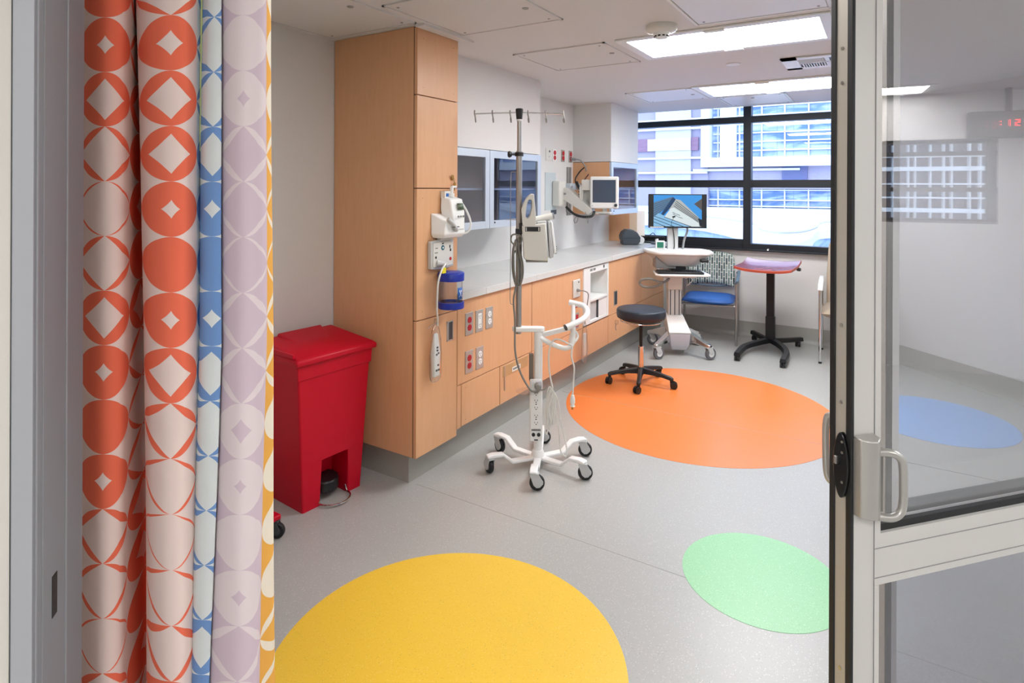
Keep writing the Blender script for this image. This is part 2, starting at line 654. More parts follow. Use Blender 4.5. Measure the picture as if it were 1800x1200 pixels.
ceiling_light(-1.185, -0.252, 3.08, 3.53, 'lit rectangular ceiling light panel nearest the door, beside the smoke detector')
ceiling_light(-1.235, -0.30, 4.78, 5.29, 'lit rectangular ceiling light panel closer to the window')
ceiling_light(1.5, 2.4, 2.75, 3.2, 'added ceiling light panel out of view at the far right of the room')  # added lamp, kept out of view, to light the room
ceiling_light(-1.15, -0.35, 1.25, 1.7, 'ceiling light panel just inside the room above the yellow circle', 'lamp_entry')
for i, (x, y, a, b) in enumerate(((0.35, -0.75, .42, .28), (2.2, 0.3, .42, .28), (4.36, 1.62, .20, .46), (-1.5, -1.9, .42, .28))):  # all but the mirrored panel are unseen lamps added to light the corridor
    ceiling_light(x - a, x + a, y - b, y + b,
                  ['added unseen corridor light behind the viewer', 'added unseen corridor light right of the entrance',
                   'corridor ceiling light mirrored in the door glass', 'added unseen corridor light behind the curtain'][i], 'lamp_corridor')

t = thing('ceiling_vent', 'slotted white air vent in the ceiling between the two lights', 'vent', (-0.29, 4.18, CEIL))
m = MB()
m.box(-0.235, 0.235, -0.18, 0.18, -0.004, 0.0)
m.build('backing', 'dark_grey', t)
m = MB()
for q in ((-0.25, 0.25, -0.19, -0.13), (-0.25, 0.25, 0.13, 0.19), (-0.25, -0.16, -0.19, 0.19), (0.16, 0.25, -0.19, 0.19), (-0.012, 0.012, -0.13, 0.13), (-0.16, 0.16, -0.008, 0.008)):
    m.box(*q, -0.010, -0.002)
m.build('frame', 'panel_white', t)
m = MB()
for k in range(9):
    x = -0.145 + k * 0.015
    m.box(x, x + 0.006, 0.008, 0.13, -0.012, -0.003)
    m.box(x + 0.17, x + 0.176, -0.13, -0.008, -0.012, -0.003)
for k in range(6):
    y = 0.02 + k * 0.019
    m.box(0.014, 0.158, y, y + 0.006, -0.012, -0.003)
    m.box(-0.158, -0.014, -y - 0.006, -y, -0.012, -0.003)
m.build('slat', 'panel_white', t)

t = thing('smoke_detector', 'round off-white smoke detector hanging from the ceiling at the near light', 'smoke detector', (-0.93, 2.887, CEIL))
MB().lathe([(0.076, 0.0), (0.077, -0.018), (0.070, -0.030), (0.045, -0.036)], seg=40).build('housing', 'offwhite', t, angle=50)
MB().lathe([(0.045, -0.034), (0.034, -0.050), (0.030, -0.062), (0.0, -0.064)], seg=32).build('sensor_cap', 'white', t, angle=50)
m = MB()
for k in range(10):
    a = 2 * PI * k / 10
    m.box(-0.006, 0.006, 0.032, 0.036, -0.057, -0.051)
    m.bm.verts.ensure_lookup_table()
    bmesh.ops.rotate(m.bm, verts=m.bm.verts[-8:], cent=(0, 0, 0), matrix=Matrix.Rotation(a, 3, 'Z'))
m.build('grille', 'ink', t)

t = thing('sprinkler_cover', 'small round white sprinkler cover in the ceiling beyond the near light', 'sprinkler', (-0.818, 4.004, CEIL))
MB().lathe([(0.045, 0), (0.045, -0.004), (0.041, -0.007), (0, -0.008)], seg=32).build('cover_plate', 'panel_white', t)

# ------------------------------------------------------------------ outside the window
cw = NT('office glazing')
tc = cw.n('ShaderNodeTexCoord')
sp = cw.n('ShaderNodeSeparateXYZ')
cw.l(tc.outputs['Object'], sp.inputs[0])
nz = cw.n('ShaderNodeTexNoise')
nz.inputs['Scale'].default_value = 0.9
nz.inputs['Detail'].default_value = 5
nz.inputs['Distortion'].default_value = 1.5
mp = cw.n('ShaderNodeMapping')
mp.inputs['Scale'].default_value = (0.5, 1, 2.2)
cw.l(tc.outputs['Object'], mp.inputs[0])
cw.l(mp.outputs[0], nz.inputs['Vector'])
rp = cw.n('ShaderNodeValToRGB')
rp.color_ramp.elements[0].position = 0.38
rp.color_ramp.elements[0].color = lin('#466CA6')
rp.color_ramp.elements[1].position = 0.62
rp.color_ramp.elements[1].color = lin('#A2B3D4')
cw.l(nz.outputs[0], rp.inputs[0])
# dark vertical joints of the panes
fx = cw.math('FRACT', cw.math('MULTIPLY', sp.outputs[0], 1.42))
ln = cw.math('LESS_THAN', fx, 0.05)
cw.l(cw.mix(cw.math('MULTIPLY', ln, 0.5), rp.outputs[0], lin('#5A6C98')), cw.b.inputs['Base Color'])
cw.b.inputs['Roughness'].default_value = 0.35
M['office_glass'] = cw.m
M['lavender'] = mat('lavender concrete', '#8F8BA4', 0.8, noise=0.05, scale=0.6)
M['facade_white'] = mat('white facade', '#C9CFDC', 0.6)
M['mauve_brick'] = mat('mauve brick', '#7A5E78', 0.8, noise=0.35, scale=3.0, aniso=(1, 1, 6))
M['pale_panel'] = mat('pale facade panel', '#A8A7BC', 0.8, noise=0.04, scale=0.4)
M['dark_window'] = mat('slate blue window', '#565C84', 0.8)

t = thing('office_building', 'pale office building with gridded glass front outside the window', 'building', (0, 30, 0))
MB().box(-30, -7.3, 0.0, 8, -4, 14).build('concrete_wing', 'lavender', t)
MB().box(-9.9, -8.1, -0.15, 0.05, -4, 14).build('pale_pier', 'pale_panel', t)
o = MB().box(-30, -7.75, -0.12, 0.1, 3.40, 4.05).build('ribbon_window', 'mauve_brick', t)
MB().box(-10.3, -8.1, -0.2, -0.1, 3.42, 4.02).build('white_pane', 'facade_white', o)  # bright white strip of window glass
o = MB().box(-30, -7.75, -0.12, 0.1, 5.55, 6.2).build('ribbon_window', 'mauve_brick', t)
MB().box(-10.3, -8.1, -0.2, -0.1, 5.6, 6.15).build('white_pane', 'facade_white', o)
m = MB()
for z in (2.25, 2.98, 4.45, 4.9):
    m.box(-30, -7.3, -0.25, 0.1, z, z + 0.09)
m.build('ledge', 'facade_white', t)
MB().box(-7.5, 20, 0.3, 8, 2.9, 14).build('glass_front', 'office_glass', t)
m = MB()
for k in range(28):
    z = 3.3 + k * 0.42
    m.box(-7.1, 20, 0.18, 0.32, z, z + 0.06)
for k in range(28):
    x = -6.9 + k * 1.0
    m.box(x, x + 0.06, 0.2, 0.32, 2.9, 14)
m.build('mullion', 'facade_white', t)
m = MB()
m.box(-7.55, -7.15, -0.4, 0.4, 2.55, 14)
m.box(-7.15, 20, -0.4, 0.4, 2.55, 3.0)
m.build('frame_band', 'facade_white', t)
MB().box(-6.74, -6.0, 0.0, 0.31, 3.0, 14).build('white_bay', 'facade_white', t)
MB().box(-7.55, 20, 0.1, 6, 1.5, 2.6).build('lower_band', 'lavender', t)
MB().box(-3.95, -2.9, 0.0, 0.2, 1.7, 2.55).build('band_window', 'dark_window', t)  # dark window in the concrete band
MB().box(-8.0, -3.2, -0.1, 0.12, 2.36, 2.46).build('canopy_edge', 'facade_white', t)
MB().box(-30, 20, 0.4, 6, 0.2, 1.56).build('lower_glazing', 'office_glass', t)
m = MB()
for z in (1.42, 0.95, 0.65):
    m.box(-30, 20, 0.2, 0.42, z, z + 0.05)
for k in range(30):
    x = -18.9 + k * 1.0
    m.box(x, x + 0.05, 0.25, 0.42, 0.2, 1.5)
m.build('mullion', 'facade_white', t)

# white curved podium roof and its glass skirt
t = thing('podium_roof', 'bright white curved roof terrace outside below the far building', 'roof', (0, 0, 0))
edge = [(-34, 30.5), (-20, 21.5), (-11, 18.2), (-6.6, 17.2), (-4.58, 16.1), (-3.57, 15.0), (-2.4, 12.9), (-1.9, 10.95), (-1.5, 10.35), (-1.22, 10.8), (-1.12, 12.3), (-1.17, 13.9), (-0.9, 15.0), (1.0, 17.5), (9, 22), (16, 30.5)]
edge = [(p.x, p.y) for p in catmull([(x, y, 0) for x, y in edge], 5)]
MB().prism(edge, 0.42, 0.60).build('roof_slab', 'facade_white', t)
MB().prism([(x, y + 0.12) for x, y in edge], -2.8, 0.42).build('glass_skirt', 'office_glass', t)
rail = MB()
rail.tube([(x, y + 0.9, 0.75) for x, y in edge], 0.03, 6, smooth=False)
rail.build('edge_rail', 'pale_panel', t)
st = MB().box(-60, 60, 6.6, 60, -3.2, -3.0).build('terrace_ground', mat('pale paving', '#8EA6C6', 0.7, noise=0.1, scale=0.5))
struct(st)
t = thing('low_glass_building', 'low blue glass wing with white rails below the terrace outside', 'building', (-9.5, 9.0, 0))
MB().box(-6, 7.0, 0.5, 3.0, -3.0, -0.15).build('glass_front', 'office_glass', t)
m = MB()
for z in (-0.15, -0.75, -1.4):
    m.box(-6, 7.0, 0.40, 0.52, z, z + 0.04)
for k in range(12):
    m.box(-5.9 + k * 1.15, -5.87 + k * 1.15, 0.42, 0.52, -3, -0.12)
m.build('mullion', 'facade_white', t)

# building opposite the corridor window, bright lattice
t = thing('lattice_facade', 'gridded facade outside the corridor window, mirrored in the door glass', 'building', (7.5, 2.0, 0))
MB().box(0.1, 1.5, -6, 6, -1, 6).build('glass_front', mat('dark facade glass', '#2E3A58', 0.3), t)
m = MB()
for k in range(30):
    z = 0.2 + k * 0.17
    m.box(-0.05, 0.1, -6, 6, z, z + (0.018 if k % 3 else 0.05))
for k in range(90):
    y = -5.9 + k * 0.125 + 0.03 * math.sin(k * 2.3)
    m.box(-0.03, 0.1, y, y + 0.014, -1, 6)
m.build('lattice', mat('bright lattice', '#F4F6FA', 0.6), t)
struct(MB().box(4.9, 40, -30, 30, -3.2, -3.0).build('street_ground', 'pale_panel'))

# digital clock hanging in the corridor (seen mirrored in the glass)
t = thing('digital_clock', 'black digital wall clock with red digits, mirrored in the door glass', 'clock', (4.55, 2.66, 2.02))
MB().box(0.0, 0.10, -0.26, 0.26, -0.11, 0.10).build('case', 'black_plastic', t, bevel=0.006)
MB().box(0.03, 0.07, -0.02, 0.02, 0.09, CEIL - 2.02).build('hanger', 'black_metal', t)
SEG = {'1': 'bc', '2': 'afgcd', ':': ''}
m = MB()


def digit(mb, ch, y0, z0, w, h):
    q = 0.005
    S7 = {'a': (0, w, h - q, h), 'g': (0, w, h / 2 - q / 2, h / 2 + q / 2), 'd': (0, w, 0, q), 'f': (0, q, h / 2, h), 'e': (0, q, 0, h / 2), 'b': (w - q, w, h / 2, h), 'c': (w - q, w, 0, h / 2)}
    for s in SEG[ch]:
        a, b, c, dd = S7[s]
        mb.box(-0.004, 0.001, y0 - b, y0 - a, z0 + c, z0 + dd)


m.box(-0.004, 0.001, -0.062, -0.056, -0.012, -0.004)
m.box(-0.004, 0.001, -0.062, -0.056, 0.012, 0.020)
m.build('colon', 'red_led', t)
for ch, y in (('1', 0.02), ('2', 0.06)):
    m = MB()
    digit(m, ch, y, -0.02, 0.025, 0.05)
    m.build('digit', 'red_led', t)

# ================================================================== CASEWORK ON THE LEFT WALL
FR = FRONT
DT = 0.019            # door thickness
GAP = 0.0022


def front_panel(name, y0, y1, z0, z1, parent, m='wood', x=FR, g=GAP):
    return MB().box(x - DT, x, y0 + g, y1 - g, z0 + g, z1 - g).build(name, m, parent, bevel=0.001, bseg=1)


def pull_plate(y0, y1, z0, z1, parent, x=FR, m='alu'):
    """flush recessed finger pull"""
    mb = MB()
    w = 0.006
    mb.box(x - 0.001, x + 0.002, y0, y1, z0, z0 + w)
    mb.box(x - 0.001, x + 0.002, y0, y1, z1 - w, z1)
    mb.box(x - 0.001, x + 0.002, y0, y0 + w, z0, z1)
    mb.box(x - 0.001, x + 0.002, y1 - w, y1, z0, z1)
    o = mb.build('pull_handle', m, parent)
    MB().box(x - 0.004, x + 0.0008, y0 + w, y1 - w, z0 + w, z1 - w).build('pull_recess', 'dark_grey', o)
    MB().box(x - 0.001, x + 0.0018, y0 + w, y0 + w + 0.012, z0 + w, z1 - w).build('pull_lip', 'alu_grey', o)
    return o


# tall cupboard
t = thing('tall_cabinet', 'tall maple cupboard reaching the ceiling beside the red bin', 'cabinet', (0, 0, 0))
m = MB()
m.box(WALLX + 0.004, FR - 0.024, 2.265, 2.60, 0.152, CEIL - 0.002)
m.build('body', 'wood', t, bevel=0.001)
MB().box(FR - 0.0235, FR - 0.0195, 2.266, 2.2745, 0.152, CEIL - 0.002).build('edge_strip', 'gap', t)
MB().box(FR - 0.0235, FR - 0.0195, 2.274, 2.598, 0.160, CEIL - 0.006).build('backing', 'gap', t)
zs = [(0.150, 0.835), (0.835, 1.496), (1.496, 1.962), (1.962, CEIL - 0.004)]
names = ['door', 'door', 'door', 'top_panel']
for (a, b), nme in zip(zs, names):
    pnl = front_panel(nme, 2.263, 2.60, a, b, t)
    if b < 0.9:
        pull_plate(2.507, 2.563, 0.682, 0.788, pnl)
    if 1.6 < b < 2.0:
        k = MB().cyl((FR - 0.001, 2.548, 1.548), (FR + 0.006, 2.548, 1.548), 0.009, seg=16).build('lock', 'brass', pnl)
    if b > 2 or 1.2 < b < 1.6:
        for y in (2.31, 2.56):
            for z in ((a + 0.04), (b - 0.05)):
                MB().cyl((FR - 0.002, y, z), (FR + 0.0006, y, z), 0.0025, seg=8).build('screw', 'brass', pnl)
m = MB()
m.tube([(FR + 0.007, 2.548, 1.552), (FR + 0.016, 2.55, 1.545), (FR + 0.012, 2.552, 1.53), (FR + 0.008, 2.548, 1.548)], 0.0012, 6, closed=False)
m.cyl((FR + 0.009, 2.542, 1.558), (FR + 0.011, 2.542, 1.558), 0.011, seg=14)
m.cyl((FR + 0.012, 2.556, 1.52), (FR + 0.014, 2.556, 1.52), 0.010, seg=14)
m.box(FR + 0.011, FR + 0.0135, 2.553, 2.558, 1.485, 1.515)
tag(m.build('cabinet_key', 'brass', None), 'brass keys hanging from the tall cupboard lock', 'keys')

# base cabinets
Z0, ZG, Z1 = 0.185, 0.420, 0.884
units = [
    ('maple base cabinet with five power outlets beside the tall cupboard', 2.602, 3.413, [(2.602, 3.413)], [(2.640, 3.027), (3.030, 3.413)]),
    ('maple base cabinet behind the steel pole, with one round call outlet', 3.415, 4.204, [(3.415, 4.204)], [(3.415, 4.204)]),
    ('maple base cabinet with the white recessed station in its face', 4.206, 4.702, [], [(4.206, 4.702)]),
    ('maple base cabinet behind the black stool, with a slim metal pull', 4.704, 5.511, [(4.704, 5.511)], [(4.704, 5.511)]),
    ('maple base cabinet at the window end of the worktop', 5.513, 6.174, [(5.513, 6.174)], [(5.513, 6.174)]),
]
cabs = []
for i, (label, y0, y1, ups, lows) in enumerate(units):
    t = thing('base_cabinet', label, 'cabinet', (0, 0, 0), 0, 'base cabinets under the worktop')
    cabs.append(t)
    m = MB()
    if i == 2:
        m.box(WALLX + 0.004, FR - 0.21, y0, y1, Z0, Z1)
        m.box(FR - 0.21, FR - 0.022, y0, y1, Z0, 0.405)
    else:
        m.box(WALLX + 0.004, FR - 0.022, y0, y1, Z0, Z1)
    m.build('body', 'wood', t)
    MB().box(FR - 0.0218, FR - 0.0192, y0 + 0.001, y1 - 0.001, Z0, Z1 if i != 2 else 0.42).build('backing', 'gap', t)
    for a, b in ups:
        front_panel('door', a, b, ZG, Z1, t)
    for a, b in lows:
        p = front_panel('lower_panel', a, b, Z0, ZG, t)
        if i == 0 and a < 2.7:
            for z in (0.215, 0.39):
                MB().cyl((FR - 0.002, 2.68, z), (FR + 0.0006, 2.68, z), 0.0025, seg=8).build('screw', 'brass', p)
        if i == 0 and a > 3.0:
            q = MB()
            q.box(FR - 0.001, FR + 0.003, 3.062, 3.36, 0.345, 0.410)
            q = q.build('pull_handle', 'gold_plate', p, bevel=0.001)
            MB().box(FR + 0.002, FR + 0.0045, 3.075, 3.085, 0.26, 0.41).build('pull_recess', 'alu', q)
            MB().box(FR + 0.003, FR + 0.0036, 3.165, 3.265, 0.352, 0.380).build('label_card', 'label', q)
            m = MB()
            for k in range(9):
                y = 3.175 + k * 0.009
                m.box(FR + 0.0034, FR + 0.0039, y, y + 0.006, 0.361, 0.372)
            m.build('label_text', 'ink', q)
    if i == 0:
        MB().box(FR - DT, FR, 2.602, 2.636, Z0, ZG - GAP).build('filler', 'wood', t)
    if i == 3:
        pull_plate(4.825, 4.905, 0.488, 0.612, t)
MB().box(-2.56, FR - 0.001, 6.176, 6.20, Z0, Z1).build('end_panel', 'wood', cabs[4], bevel=0.001)

# white recessed station in the third unit
t = thing('wall_station', 'white recessed station with open shelf and glove compartments under the worktop', 'dispenser', (FR, 4.454, 0))
m = MB()
ya, yb = -0.245, 0.245
m.box(-0.19, 0.006, ya, -0.125, 0.432, 0.878)
m.box(-0.19, 0.006, 0.215, yb, 0.432, 0.878)
m.box(-0.19, 0.006, -0.125, 0.215, 0.828, 0.878)
m.box(-0.19, 0.006, -0.125, 0.215, 0.432, 0.452)
m.box(-0.19, 0.010, -0.125, 0.215, 0.600, 0.618)
m.build('body', 'white', t, bevel=0.002)
MB().box(-0.20, -0.19, ya, yb, 0.432, 0.878).build('back_panel', 'white', t)
MB().box(-0.06, -0.01, -0.125, 0.03, 0.452, 0.600).build('compartment', 'light_grey', t, bevel=0.002)
MB().box(-0.03, 0.0, 0.036, 0.215, 0.452, 0.598).build('flap', 'white', t, bevel=0.003)
MB().box(-0.02, 0.004, 0.030, 0.037, 0.452, 0.600).build('divider', 'dark_grey', t)
m = MB()
for k, w in enumerate((0.007, 0.007, 0.006, 0.007, 0, 0.007, 0.007, 0.006, 0.006)):
    if w:
        m.box(0.0055, 0.0068, -0.13 + k * 0.012, -0.13 + k * 0.012 + w, 0.843, 0.862)
m.build('lettering', 'ink', t)
MB().box(0.0055, 0.008, 0.13, 0.15, 0.845, 0.868).build('latch_mark', 'ink', t)
for (y, z) in ((-0.075, 0.675), (-0.09, 0.755)):
    MB().cyl((-0.188, y, z), (-0.15, y, z), 0.022, 0.014, 16).build('outlet_knob', 'yellow_tag' if z < 0.7 else 'gold_plate', t)

# worktop in five sections
t = thing('countertop', 'pale grey worktop in sections running along the left wall to the window', 'countertop', (0, 0, 0))
ys = [2.602, 2.852, 3.443, 4.743, 5.56, 6.36]
for a, b in zip(ys[:-1], ys[1:]):
    MB().box(WALLX, FR + 0.020, a + 0.0012, b - 0.0012, 0.886, 0.926).build('slab', 'counter', t, bevel=0.002)
MB().box(WALLX, FR + 0.012, 2.602, 6.355, 0.888, 0.918).build('seam', 'alu_grey', t)

# side panel standing at the window end below the small glass cupboard
t = thing('end_gable', 'narrow maple gable standing on the worktop below the far glass cupboard', 'panel', (0, 0, 0))
MB().box(WALLX, -2.325, 6.15, 6.175, 0.927, 1.25).build('panel', 'wood', t)
MB().box(-2.325, -2.24, 6.152, 6.40, 0.927, 1.25).build('lit_edge_post', mat('window-lit maple', '#EBD3B8', 0.45), t)  # maple lightened in colour for the window light on this face


# glazed wall cupboards
def glass_cabinet(label, y0, y1, z0, z1, xf, splits, side='alu_cab', shelf=True):
    t = thing('glass_wall_cabinet', label, 'cabinet', (0, 0, 0), 0, None)
    m = MB()
    e = 0.018
    m.box(WALLX, xf - 0.024, y0, y0 + e, z0, z1)
    m.box(WALLX, xf - 0.024, y1 - e, y1, z0, z1)
    m.box(WALLX, xf - 0.024, y0 + e, y1 - e, z0, z0 + e)
    m.box(WALLX, xf - 0.024, y0 + e, y1 - e, z1 - e, z1)
    m.build('body', side, t, bevel=0.001)
    MB().box(WALLX, WALLX + 0.01, y0 + e, y1 - e, z0 + e, z1 - e).build('back_panel', mat('cabinet lining', '#A08A80', 0.5), t)
    if shelf:
        MB().box(WALLX + 0.01, xf - 0.05, y0 + e, y1 - e, (z0 + z1) / 2 - 0.006, (z0 + z1) / 2 + 0.006).build('shelf', 'alu_cab', t)
    ed = [y0] + splits + [y1]
    for a, b in zip(ed[:-1], ed[1:]):
        a += 0.002
        b -= 0.002
        w = 0.048
        f = MB()
        f.box(xf - 0.022, xf, a, a + w, z0, z1)
        f.box(xf - 0.022, xf, b - w, b, z0, z1)
        f.box(xf - 0.022, xf, a + w, b - w, z0, z0 + w)
        f.box(xf - 0.022, xf, a + w, b - w, z1 - w, z1)
        dd = f.build('door', 'alu_cab', t, bevel=0.001)
        MB().box(xf - 0.013, xf - 0.009, a + w - 0.003, b - w + 0.003, z0 + w - 0.003, z1 - w + 0.003).build('pane', 'cab_glass', dd)
        MB().box(xf - 0.001, xf + 0.006, a + w + 0.004, a + w + 0.010, z0 + 0.03, z0 + 0.04).build('catch', 'black_plastic', dd)
    return t


glass_cabinet('long two-door glazed wall cupboard behind the steel pole', 2.604, 3.922, 1.236, 1.745, -2.18, [3.234])
glass_cabinet('single-door glazed wall cupboard beside the window, maple sided', 5.242, 5.963, 1.250, 1.748, -2.16, [], 'wood')


# ------------------------------------------------------------------ outlets on the casework
def duplex(y, z, label, col, plate='plate', x=FR, tall=0.125, w=0.073, gang=False):
    t = thing('power_outlet', label, 'outlet', (x, y, z), 0, None)
    MB().box(0.0, 0.004, -w / 2, w / 2, -tall / 2, tall / 2).build('cover_plate', plate, t, bevel=0.0015)
    if gang:
        MB().box(0.003, 0.007, -0.017, 0.017, -0.042, 0.042).build('receptacle', col, t, bevel=0.001)
        zz = (0.024, -0.024)
    else:
        for q in (0.021, -0.021):
            MB().cyl((0.003, 0, q), (0.007, 0, q), 0.0175, seg=20).build('receptacle', col, t)
        zz = (0.021, -0.021)
    m = MB()
    for q in zz:
        m.box(0.0068, 0.0075, -0.008, -0.0055, q - 0.001, q + 0.008)
        m.box(0.0068, 0.0075, 0.0055, 0.008, q - 0.001, q + 0.008)
        m.cyl((0.0068, 0, q - 0.008), (0.0075, 0, q - 0.008), 0.0028, seg=8)
    m.build('slot', 'ink', t)
    return t


duplex(2.709, 0.740, 'red power outlet in the upper row beside the tall cupboard', 'outlet_red')
duplex(2.807, 0.738, 'white square-faced power outlet between the red one and the round-faced one', 'outlet_white', gang=True)
duplex(2.909, 0.738, 'white round-faced power outlet at the end of the upper row', 'outlet_white')
duplex(2.709, 0.528, 'red power outlet in the lower row below the other red one', 'outlet_red')
duplex(2.812, 0.526, 'white power outlet in the lower row beside the red one', 'outlet_white')

# call panel outlet on second unit, with its wrapped cord
t = thing('call_outlet', 'white call socket under the worktop left of the white station', 'outlet', (FR, 4.075, 0.745))
MB().box(0, 0.012, -0.058, 0.058, -0.068, 0.066).build('cover_plate', 'offwhite', t, bevel=0.005)
MB().cyl((0.012, 0.0, -0.012), (0.035, 0.0, -0.014), 0.012, 0.009, 16).build('plug', 'grey_plastic', t)
MB().box(0.0118, 0.0130, 0.02, 0.034, 0.040, 0.050).build('mark', 'ink', t)
t = thing('wrapped_cord', 'clear plastic wrapped call cord hanging below the call socket', 'cord', (0, 0, 0))
MB().tube([(FR + 0.033, 4.075, 0.730), (FR + 0.055, 4.12, 0.722), (FR + 0.06, 4.17, 0.690), (FR + 0.052, 4.165, 0.60), (FR + 0.045, 4.14, 0.47)], 0.0035, 8).build('cord', 'cord_grey', t)
m = MB()
rings = []
for z, a, b in ((0.49, .006, .006), (0.46, .016, .012), (0.40, .028, .018), (0.30, .034, .020), (0.22, .036, .018), (0.18, .030, .010)):
    rings.append([(FR + 0.045 + b * math.cos(q * PI / 8), 4.14 + a * math.sin(q * PI / 8) + 0.004 * math.sin(q * 2.1 + z * 40), z) for q in range(16)])
m.loft(rings)
m.build('bag', 'bag', t)
MB().box(FR + 0.036, FR + 0.052, 4.122, 4.156, 0.23, 0.40).build('handset', 'offwhite', t, bevel=0.005)

t = thing('red_tag', 'small red sign stuck below the call socket', 'sign', (FR, 4.057, 0.618))
MB().box(0, 0.002, -0.058, 0.058, -0.022, 0.022).build('sign_plate', 'outlet_red', t)
t = thing('red_outlet', 'red outlet half hidden by the white push handle', 'outlet', (FR, 4.09, 0.50))
MB().box(0, 0.004, -0.036, 0.036, -0.058, 0.058).build('cover_plate', 'plate', t)
MB().box(0.003, 0.007, -0.018, 0.018, -0.045, 0.045).build('receptacle', 'outlet_red', t)

# outlet on the far unit
duplex(6.02, 0.66, 'pale outlet on the last base cabinet behind the grey cable loop', 'outlet_white', 'offwhite')

# ------------------------------------------------------------------ tall cupboard fittings
# thermometer in its wall holder
t = thing('thermometer_holder', 'white thermometer with screen docked in a white bracket on the cupboard', 'thermometer', (FR, 2.47, 1.32))
m = MB()
m.prism([(0.001, -0.10), (0.06, -0.10), (0.085, -0.06), (0.085, 0.08), (0.07, 0.10), (0.001, 0.10)], -0.075, 0.045, 'z')
m = MB()
m.loft([[(0.001, -0.085, -0.080), (0.060, -0.070, -0.080), (0.075, 0.060, -0.080), (0.001, 0.085, -0.080)],
        [(0.001, -0.098, -0.060), (0.075, -0.080, -0.060), (0.090, 0.080, -0.060), (0.001, 0.098, -0.060)],
        [(0.001, -0.100, 0.050), (0.070, -0.050, 0.005), (0.085, 0.075, -0.005), (0.001, 0.100, 0.040)]])
m.build('bracket', 'white', t, bevel=0.006, bseg=3)
m = MB()
m.prism([(0.01, -0.06), (0.04, -0.062), (0.035, 0.05), (0.01, 0.05)], -0.092, -0.078, 'z')
m.build('foot', 'offwhite', t, bevel=0.004)
m = MB()
m.loft([[(0.012, -0.012, -0.02), (0.085, 0.000, -0.04), (0.093, 0.072, -0.04), (0.012, 0.072, -0.02)],
        [(0.006, -0.028, 0.07), (0.070, -0.010, 0.05), (0.085, 0.080, 0.05), (0.006, 0.080, 0.07)],
        [(0.006, -0.024, 0.135), (0.055, -0.006, 0.120), (0.068, 0.082, 0.120), (0.006, 0.082, 0.135)]])
body = m.build('handset', 'white', t, bevel=0.006, bseg=3)
MB().poly([(0.0735, 0.028, 0.098), (0.0820, 0.068, 0.098), (0.0865, 0.068, 0.064), (0.0790, 0.028, 0.064)], [(0, 1, 2, 3)]).build('screen', 'lcd', body, solid=0.003)
m = MB()
for k in range(3):
    m.sphere((0.090, 0.018 + k * 0.022, 0.030), 0.0055, 10)
m.build('button', 'grey_plastic', body)
m = MB()
m.cyl((0.030, 0.035, 0.130), (0.030, 0.035, 0.150), 0.016, seg=14)
m.cyl((0.030, 0.035, 0.150), (0.034, 0.034, 0.185), 0.010, seg=14)
m.box(0.028, 0.042, 0.028, 0.064, 0.180, 0.190)
m.build('probe', 'white', t)
MB().box(0.002, 0.03, -0.020, 0.030, 0.125, 0.162).build('probe_cover_box', 'label', t, bevel=0.001)
MB().box(0.029, 0.031, -0.010, 0.012, 0.133, 0.150).build('blue_mark', 'blue_tag', t)
MB().tube([(0.06, 0.085, 0.10), (0.075, 0.115, 0.05), (0.085, 0.135, -0.01), (0.075, 0.125, -0.055), (0.05, 0.10, -0.065), (0.035, 0.08, -0.045)], 0.0055, 8).build('coil_cord', 'white', t)
m = MB()
m.tube([(0.078, -0.055, 0.02), (0.090, -0.030, -0.005), (0.094, -0.010, -0.03), (0.090, 0.0, -0.04)], 0.011, 10)
m.build('probe_well', 'light_grey', t)
MB().box(0.085, 0.102, -0.030, 0.012, -0.024, -0.020).build('well_lip', 'ink', t)

# nurse call panel
t = thing('nurse_call_station', 'white nurse call panel with small symbols and a plugged cord', 'call panel', (FR + 0.001, 2.44, 1.155))
pts = []
w, h = 0.094, 0.070
for k in range(17):
    a = -1 + 2 * k / 16
    pts.append((a * w, -h - 0.006 * (1 - a * a)))
for k in range(17):
    a = 1 - 2 * k / 16
    pts.append((a * w, h + 0.006 * (1 - a * a)))
m = MB().prism(pts, 0.0, 0.024, 'x')
m.build('frame', 'light_grey', t, bevel=0.005, bseg=3)
m = MB().prism([(a * 0.86, b * 0.86) for a, b in pts], 0.022, 0.028, 'x')
m.build('cover_plate', 'offwhite', t, bevel=0.002)
MB().cyl((0.027, -0.004, 0.034), (0.0295, -0.004, 0.034), 0.013, seg=20).build('call_button', mat('teal button', '#1F5F70', 0.4), t)
MB().cyl((0.029, -0.004, 0.034), (0.0305, -0.004, 0.034), 0.005, seg=12).build('cross_mark', 'white', t)
m = MB()
for (y, z, a, b) in ((-0.004, 0.056, .006, .003), (-0.055, 0.035, .010, .0015), (-0.057, 0.012, .012, .0015), (-0.060, -0.012, .006, .006), (0.055, 0.036, .004, .008), (0.060, 0.018, .005, .007)):
    m.box(0.0275, 0.0292, y - a, y + a, z - b, z + b)
m.build('symbol', 'ink', t)
MB().cyl((0.027, 0.060, -0.028), (0.0295, 0.060, -0.028), 0.009, seg=16).build('red_symbol', 'outlet_red', t)
MB().cyl((0.027, -0.050, -0.042), (0.060, -0.015, -0.050), 0.017, 0.010, 18).build('plug', 'light_grey', t)

